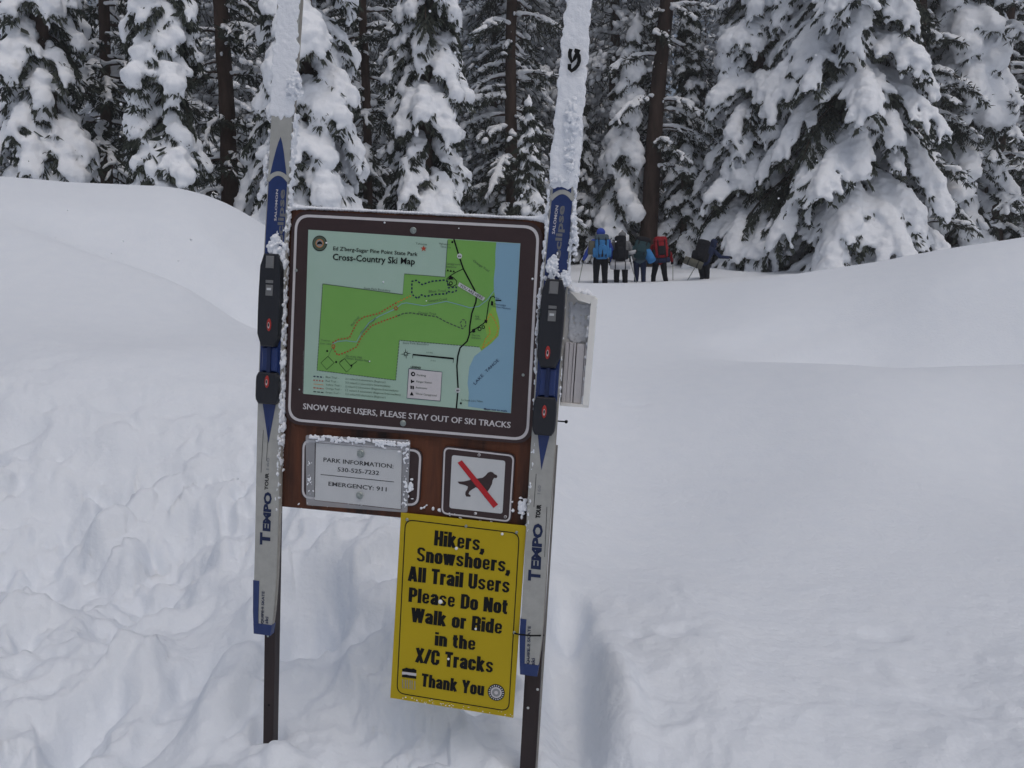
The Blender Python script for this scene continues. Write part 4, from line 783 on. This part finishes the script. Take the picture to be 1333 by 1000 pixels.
# ------------------------------------------------------------------ falling snow
rg = np.random.RandomState(5); c = []; r_ = []
for k in range(190):
    Y = 2.2+13*rg.rand()**1.3; x = Y*rg.uniform(-.8, .8); z = 1.5+Y*rg.uniform(.06, .52)
    if z > zat(x, Y)+.1: c.append((x, Y, z)); r_.append(np.eye(3)*rg.uniform(.0022, .005)*(1+.05*Y))
V, F = batch(ICO1, r_, c); o = link('falling_snow', mesh_np(V, [F]), M['frost']); tag(o, 'scattered white snowflakes drifting down in the air', 'snowflakes', kind='stuff')
# ------------------------------------------------------------------ trees under snow
def fir_geo(seed, H, R, z0=.15, gap=.34, per=6, thick=.13, droop=.75, voxel=.055, twigs=9, prof=.8, bare=.12, needle=(.22, .035), dens=13, top=.0, shaggy=1.0, lean=(0, 0)):
    """boughs round a trunk, each with herringbone twigs, needles hanging from them and snow heaped on them"""
    rg = np.random.RandomState(seed); E_c = []; E_m = []; LV = []; BV = []
    z = z0; ang = rg.uniform(0, 6)
    while z < H*(1-top):
        n = max(3, int(per*(1-.35*z/H)+rg.uniform(-.5, .8)))
        for k in range(n):
            ang += 2.399+rg.normal(0, .35); zz = z+rg.uniform(-.5, .5)*gap
            L = R*(max(.04, 1-zz/H))**prof*rg.uniform(.72, 1.18); az = ang; d = np.array([math.cos(az), math.sin(az), 0]); sd_ = np.array([-d[1], d[0], 0])
            dr = droop*rg.uniform(.75, 1.25); snowy = rg.rand() > bare; c0 = np.array([lean[0]*zz/H, lean[1]*zz/H, zz+L*.25*dr])
            cur = lambda t: c0+d*L*(t-.12*dr*t*t)+np.array([0, 0, L*(.16*t-.95*dr*t*t*.8)])
            ts = np.linspace(0, 1, 6); BV.append(([cur(t) for t in ts], .012+.012*L))
            tk = thick*rg.uniform(.7, 1.35)*(.5+.5*min(1, L/1.4))
            nt = max(4, int(twigs*(.5+.5*L/R)))
            segs = []
            for i in range(nt):
                t = .22+.76*(i+.5)/nt; p = cur(t); q = cur(min(1, t+.05))-cur(t-.05); q /= np.linalg.norm(q)
                for s_ in (-1, 1):
                    a = rg.uniform(.5, 1.05); tl = L*(.52-.34*t)*rg.uniform(.7, 1.25)+.08
                    dv = q*math.cos(a)+sd_*s_*math.sin(a); dv[2] -= (.30+.35*t)*dr+.12; dv /= np.linalg.norm(dv); segs.append((p, dv, tl))
            segs.append((cur(.8), cur(1)-cur(.8), L*.25+.06))
            if snowy:
                for t in np.linspace(.3, .97, max(3, int(L/.28))):
                    p = cur(t); q = cur(t+.04)-cur(t-.04); fr = frame(q); E_c.append(p+np.array([0, 0, tk*.55])); E_m.append(fr*np.array([max(.16*L, tk*1.1), tk*1.15, tk*.85])*rg.uniform(.85, 1.2))
            for p, dv, tl in segs:
                dv = dv/np.linalg.norm(dv); fr = frame(dv)
                if snowy and rg.rand() < .93:
                    e = p+dv*tl*.5+np.array([0, 0, tk*.38]); w = tk*rg.uniform(.55, .95); E_c.append(e); E_m.append(fr*np.array([tl*.52, w, w*.85]))
                    if rg.rand() < .75: E_c.append(p+dv*tl*.86+np.array([0, 0, tk*.12])); E_m.append(fr*np.array([tl*.30, w*.72, w*.62]))
                    if rg.rand() < .3: hl = rg.uniform(.5, 1.3)*tk; E_c.append(p+dv*tl*.8+np.array([0, 0, -hl*.55])); E_m.append(np.diag([w*.5, w*.5, hl]))
                m_ = int(dens*1.9*(.6+tl)*shaggy); f = rg.rand(m_, 1)**.7*1.12; b = p+dv*tl*f+fr[:, 1]*rg.normal(0, .035, (m_, 1))
                nd = dv*rg.uniform(.3, 1, (m_, 1))+fr[:, 1]*rg.normal(0, .6, (m_, 1))+np.array([0, 0, -1])*rg.uniform(.15, .95, (m_, 1)); nd /= np.linalg.norm(nd, axis=1)[:, None]
                ln_ = needle[0]*.85*rg.uniform(.5, 1.3, (m_, 1)); wv = np.cross(nd, rg.normal(size=(m_, 3))); wv /= np.linalg.norm(wv, axis=1)[:, None]; wv *= needle[1]*.55*rg.uniform(.6, 1.4, (m_, 1))
                LV.append(np.stack([b-wv*.6, b+nd*ln_*.6-wv, b+nd*ln_, b+nd*ln_*.6+wv], 1))
            # shaded inner sprays close to the trunk
            m_ = int(10*L); t = rg.rand(m_)*.55; b = np.array([cur(x) for x in t])+rg.normal(0, .05, (m_, 3)) if m_ else np.zeros((0, 3))
            if m_:
                nd = d*rg.uniform(-.2, .8, (m_, 1))+sd_*rg.normal(0, .7, (m_, 1))+np.array([0, 0, -1])*rg.uniform(.3, 1, (m_, 1)); nd /= np.linalg.norm(nd, axis=1)[:, None]
                wv = np.cross(nd, rg.normal(size=(m_, 3))); wv /= np.linalg.norm(wv, axis=1)[:, None]; wv *= .07; LV.append(np.stack([b-wv*.5, b+nd*.2-wv, b+nd*.42, b+nd*.2+wv], 1))
        z += gap*(1-.45*z/H)*rg.uniform(.8, 1.2)
    E_c.append(np.array([lean[0], lean[1], H])); E_m.append(np.diag([.07, .07, .3]))
    LV = np.concatenate(LV)
    return np.array(E_m), np.array(E_c), LV, BV
def tube_many(BV, n=5):
    Vs = []; Fs = []; o = 0
    for path, r in BV:
        V, F, _ = tube(path, np.linspace(r, r*.3, len(path)), n, False); Vs.append(V); Fs.append(F+o); o += len(V)
    return np.concatenate(Vs), np.concatenate(Fs)
def trunk_mesh(H, r, lean=(0, 0), seed=0, n=14, r1=.25):
    zs = np.linspace(-.4, H, 28); p = np.stack([lean[0]*zs/H+.05*np.sin(zs*.6+seed), lean[1]*zs/H+.05*np.cos(zs*.5+seed), zs], 1)
    V, F, T = tube(p, r*(1-(1-r1)*np.clip(zs/H, 0, 1))*(1+.35*np.exp(-np.clip(zs, 0, 9)/.35)), n)
    V[:len(zs)*n] += (noise(V[:len(zs)*n]*np.array([7, 7, 1.5])+seed)*r*.12)[:, None]*np.array([1, 1, 0])
    return mesh_np(V, [F, T])
def snowy_fir(name, label, px, Y, H, R, seed, voxel=.055, group=None, base=None, bark='bark', rz=0, sm=2, amp=.03, **k):
    p = at(px, 300, Y); x, y = p[0], p[1]; z = zat(x, y)-.15
    t = empty(name, (x, y, z), rz); tag(t, label, 'tree', group)
    Em, Ec, LV, BV = fir_geo(seed, H, R, **k)
    V, F = batch(ICO2 if len(Ec) < 4500 else ICO1, Em, Ec); me = remesh(V, F, voxel, sm, amp*1.5, 5.5, amp*.85, 13, seed)
    lean = k.get('lean', (0, 0))
    link('trunk', trunk_mesh(H*.97, .05+.016*H, lean, seed, 10, .1), M[bark], t)
    V, F = tube_many(BV); n = len(LV); F2 = np.arange(n*4).reshape(n, 4)+len(V)
    me2 = mesh_np(np.vstack([V, LV.reshape(-1, 3)]), [F, F2], True, np.r_[np.zeros(len(F)), np.ones(n)]); link('crown', me2, [M[bark], M['needle']], t)
    link('snow_load', me, M['tree_snow'], t); return t
snowy_fir('snowy_fir', 'massive fir on the right, its lower boughs buried under huge rounded snow slabs', 1100, 24, 20, 3.35, 11, .06, gap=.60, per=6, thick=.23, droop=1.0, twigs=9, prof=.62, bare=.06, dens=24, needle=(.24, .045))
snowy_fir('snowy_fir', 'tall broad fir right of the lone dark-clad hiker, with many tiers of drooping snowy boughs', 982, 26, 17, 2.3, 12, .055, gap=.55, per=6, thick=.215, droop=.9, twigs=8, prof=.75, bare=.17, dens=18)
snowy_fir('snowy_fir', 'snow-draped columnar fir at the right, half behind the massive fir', 1247, 26, 19, 1.7, 13, .065, gap=.62, per=6, thick=.27, droop=1.25, twigs=6, prof=.4, bare=.16, dens=18)
snowy_fir('snowy_fir', 'small pointed fir right behind the hikers, carrying thick snow pads', 796, 27.5, 8.6, 1.1, 14, .06, gap=.62, per=5, thick=.29, droop=1.25, twigs=6, prof=.55, bare=.15, dens=16, lean=(.8, 0))
snowy_fir('snowy_fir', 'slender pointed fir with small snow tufts, right of the leaning red-brown trunk', 892, 28, 11.0, 1.2, 15, .05, gap=.36, per=6, thick=.135, droop=.9, twigs=6, prof=.8, bare=.12, dens=12)
snowy_fir('snowy_fir', 'columnar fir above the map with many hanging tongues of snow', 556, 19, 13, 1.3, 16, .05, gap=.46, per=6, thick=.165, droop=1.25, twigs=7, prof=.45, bare=.08, dens=18)
snowy_fir('snowy_fir', 'fir behind the left ski with wide shelves of snow on its boughs', 400, 16.5, 12, 1.65, 17, .05, gap=.58, per=5, thick=.21, droop=1.0, twigs=8, prof=.65, bare=.07, dens=18)
snowy_fir('snowy_fir', 'narrow fir above the left snowbank, wrapped in snow from tip to skirt', 219, 15.5, 9.6, 1.0, 18, .045, gap=.36, per=5, thick=.165, droop=1.35, twigs=6, prof=.5, bare=.05, dens=16)
snowy_fir('snowy_fir', 'fir at the far left with large hanging snow fans behind the bank', 66, 16.5, 12.5, 1.25, 19, .05, gap=.5, per=5, thick=.18, droop=1.2, twigs=7, prof=.55, bare=.12, dens=18)
snowy_fir('snowy_fir', 'young bushy fir just right of the right ski, beside the blue-hooded hiker', 752, 29, 7, 1.0, 20, .055, gap=.36, per=5, thick=.13, droop=1.1, twigs=5, prof=.6, bare=.15, dens=12)
snowy_fir('snowy_fir', 'small snow-covered fir just above the top right corner of the map', 688, 22, 4.9, .7, 21, .05, gap=.36, per=5, thick=.14, droop=1.1, twigs=5, prof=.7, bare=.1, dens=12)
# trees of thin drooping branches and clear trunks
def pine(name, label, px, Y, H, r, seed, lean=(0, 0), bark='bark', zlow=1.0, n=40, L=2.2, nd=10, snow=.1, group=None):
    p = at(px, 300, Y); x, y = p[0], p[1]; t = empty(name, (x, y, zat(x, y)-.2)); tag(t, label, 'tree', group); rg = np.random.RandomState(seed)
    link('trunk', trunk_mesh(H, r, lean, seed, 16, .5), M[bark], t); BV = []; LV = []; Ec = []; Em = []
    for k in range(n):
        z = zlow+(H-zlow)*rg.rand()**1.1; az = rg.uniform(0, 2*PI); d = np.array([math.cos(az), math.sin(az), 0]); l = L*rg.uniform(.4, 1.1)*(1-.3*z/H); sd_ = np.array([-d[1], d[0], 0]); b = rg.uniform(-.3, .5); dr = rg.uniform(.25, .75)
        c0 = np.array([lean[0]*z/H, lean[1]*z/H, z]); cur = lambda q: c0+d*l*q+sd_*b*l*q*q*.6+np.array([0, 0, l*(.15*q-dr*q*q)])
        BV.append(([cur(q) for q in np.linspace(0, 1, 7)], .018+.012*l))
        for q in np.linspace(.15, 1, int(7*l/1.5)+3):
            c = cur(q); tg = cur(q+.03)-cur(q-.03); fr = frame(tg)
            if rg.rand() < .8: Ec.append(c+np.array([0, 0, snow*.45])); Em.append(fr*np.array([l*.09+.03, snow*rg.uniform(.5, 1.1), snow*rg.uniform(.4, .8)]))
            for s_ in (-1, 1):
                if q < .25 or rg.rand() < .25: continue
                tl = rg.uniform(.25, .7)*l*.42; dv = fr[:, 0]*.7+fr[:, 1]*s_*rg.uniform(.4, 1)+np.array([0, 0, -rg.uniform(.1, .7)]); dv /= np.linalg.norm(dv); BV.append(([c, c+dv*tl*.5, c+dv*tl+np.array([0, 0, -.05])], .009))
                if rg.rand() < .75: f2 = frame(dv); w = snow*rg.uniform(.35, .8); Ec.append(c+dv*tl*.6+np.array([0, 0, w*.5])); Em.append(f2*np.array([tl*.45, w, w*.7]))
                bb = c+dv*tl*rg.uniform(.2, 1.1, (nd, 1)); n3 = dv+rg.normal(0, .7, (nd, 3))+np.array([0, 0, -.25]); n3 /= np.linalg.norm(n3, axis=1)[:, None]; wv = np.cross(n3, rg.normal(size=(nd, 3))); wv /= np.linalg.norm(wv, axis=1)[:, None]; wv *= .022; LV.append(np.stack([bb-wv*.5, bb+n3*.1-wv, bb+n3*.22, bb+n3*.1+wv], 1))
    for k in range(int(H*2.2)):     # snow blown onto the bark
        z = rg.uniform(0, H); az = rg.uniform(-PI, 0); Ec.append(np.array([lean[0]*z/H+math.cos(az)*r*.9, lean[1]*z/H+math.sin(az)*r*.9, z])); Em.append(np.diag([.05, .05, .08])*rg.uniform(.3, 1.1))
    V, F = tube_many(BV); LV = np.concatenate(LV); m_ = len(LV); F2 = np.arange(m_*4).reshape(m_, 4)+len(V)
    link('crown', mesh_np(np.vstack([V, LV.reshape(-1, 3)]), [F, F2], True, np.r_[np.zeros(len(F)), np.ones(m_)]), [M[bark], M['needle']], t)
    V, F = batch(ICO2, Em, Ec); link('snow_load', remesh(V, F, .04, 1, .015, 9), M['tree_snow'], t); return t
pine('pine_tree', 'dark straight trunk left of the left ski, with thin side branches', 298, 18, 15, .20, 31, (-.05, 0), n=60, L=1.5, nd=8, snow=.08, zlow=.8)
pine('pine_tree', 'dark straight pine trunk behind the top edge of the map, crusted with snow', 664, 25.5, 16, .22, 32, (.15, 0), n=110, L=2.2, nd=14, snow=.12, zlow=1.8)
pine('pine_tree', 'thick red-brown trunk leaning right behind the hikers', 840, 27.3, 19, .31, 33, (1.25, 0), 'red_bark', n=70, L=2.4, nd=12, snow=.12, zlow=3.5)
pine('pine_tree', 'dark trunk at the right edge between the columnar fir and bare drooping branches', 1291, 26, 17, .30, 34, (.2, 0), 'red_bark', n=90, L=2.6, nd=12, snow=.12, zlow=1.2)
pine('pine_tree', 'loose dark tree with thin drooping branches between the two left firs', 145, 19, 14, .14, 35, n=120, L=2.3, nd=12, snow=.10, zlow=.4)
pine('pine_tree', 'loose dark tree with drooping snowy twigs at the far right edge', 1350, 27, 15, .14, 36, n=150, L=2.2, nd=12, snow=.13, zlow=.3)
pine('pine_tree', 'thin dark tree filling the gap between the shelved fir and the columnar fir', 478, 22, 15, .14, 37, n=120, L=2.0, nd=12, snow=.10, zlow=.4)
pine('pine_tree', 'thin speckled pine between the massive fir and the columnar fir on the right', 1190, 25, 16, .15, 38, n=90, L=1.8, nd=12, snow=.12, zlow=.4)
# the wood behind
def wood_geo(seed, H, R, nb):
    rg = np.random.RandomState(seed); LV = []; Ec = []; Em = []
    for k in range(nb):
        z = H*(.04+.95*rg.rand()**1.1); az = rg.uniform(0, 2*PI); d = np.array([math.cos(az), math.sin(az), 0]); sd_ = np.array([-d[1], d[0], 0]); L = R*(1-z/H)**.6*rg.uniform(.6, 1.15)+.25
        m_ = 26; q = rg.rand(m_, 1)**.7; lat = rg.normal(0, .22, (m_, 1))*L; b = np.array([0, 0, z])+d*L*q+sd_*lat+np.array([0, 0, 1])*(-.45*L*q*q); nd = d*.5+sd_*np.sign(lat)*.5+rg.normal(0, .45, (m_, 3))+np.array([0, 0, -.5]); nd /= np.linalg.norm(nd, axis=1)[:, None]
        wv = np.cross(nd, rg.normal(size=(m_, 3))); wv /= np.linalg.norm(wv, axis=1)[:, None]; wv *= .03; LV.append(np.stack([b-wv*.5, b+nd*.2-wv, b+nd*.42, b+nd*.2+wv], 1))
        for j in range(17):
            q = rg.rand()**.6; e = np.array([0, 0, z])+d*L*q+sd_*rg.normal(0, .2)*L+np.array([0, 0, -.45*L*q*q+.07]); dv = d+sd_*rg.normal(0, .5)+np.array([0, 0, -.9*q-.2]); s_ = rg.uniform(.6, 1.35); Ec.append(e); Em.append(frame(dv)*np.array([.18, .11, .085])*s_)
    return np.concatenate(LV), np.array(Em), np.array(Ec)
rg = np.random.RandomState(77); protos = [wood_geo(s_, h, r, n) for s_, h, r, n in ((1, 21, 2.6, 230), (2, 25, 2.9, 250), (3, 18, 2.2, 200))]
WL = []; WS = []; WT = []; spots = []
tries = 0
while len(spots) < 104 and tries < 4000:
    tries += 1; Y = 27+34*rg.rand(); x = Y*rg.uniform(-.86, .86)
    a = x/Y
    if any(math.hypot(x-u, Y-v) < 2.6 for u, v in spots): continue
    if .165 < a < .19 or .245 < a < .285: continue
    spots.append((x, Y))
for x, y in spots:
    L_, Em, Ec = protos[rg.randint(3)]; a = rg.uniform(0, 6); c, s_ = math.cos(a), math.sin(a); Rm = np.array([[c, -s_, 0], [s_, c, 0], [0, 0, 1]])*np.array([1, 1, rg.uniform(.85, 1.15)])[:, None]; o = np.array([x, y, zat(x, y)-.2])
    WL.append(L_.reshape(-1, 3)@Rm.T+o); Em2 = Rm@Em; keep = rg.rand(len(Ec)) < .9; WS.append((Em2[keep], Ec[keep]@Rm.T+o)); V, F, _ = tube(np.array([[x, y, o[2]], [x+.2*rg.normal(), y, o[2]+9], [x+.3*rg.normal(), y, o[2]+17]]), [.24, .18, .05], 8, False); WT.append((V, F))
V1 = np.concatenate(WL); n1 = len(V1); F1 = np.arange(n1).reshape(-1, 4); V2, F2 = batch(ICO1, np.concatenate([a for a, b in WS]), np.concatenate([b for a, b in WS]))
V3 = []; F3 = []; o = 0
for V, F in WT: V3.append(V); F3.append(F+o); o += len(V)
V3 = np.concatenate(V3); F3 = np.concatenate(F3)
me = mesh_np(np.vstack([V1, V2, V3]), [F1, F2+n1, F3+n1+len(V2)], True, np.r_[np.zeros(len(F1)), np.ones(len(F2)), np.full(len(F3), 2)])
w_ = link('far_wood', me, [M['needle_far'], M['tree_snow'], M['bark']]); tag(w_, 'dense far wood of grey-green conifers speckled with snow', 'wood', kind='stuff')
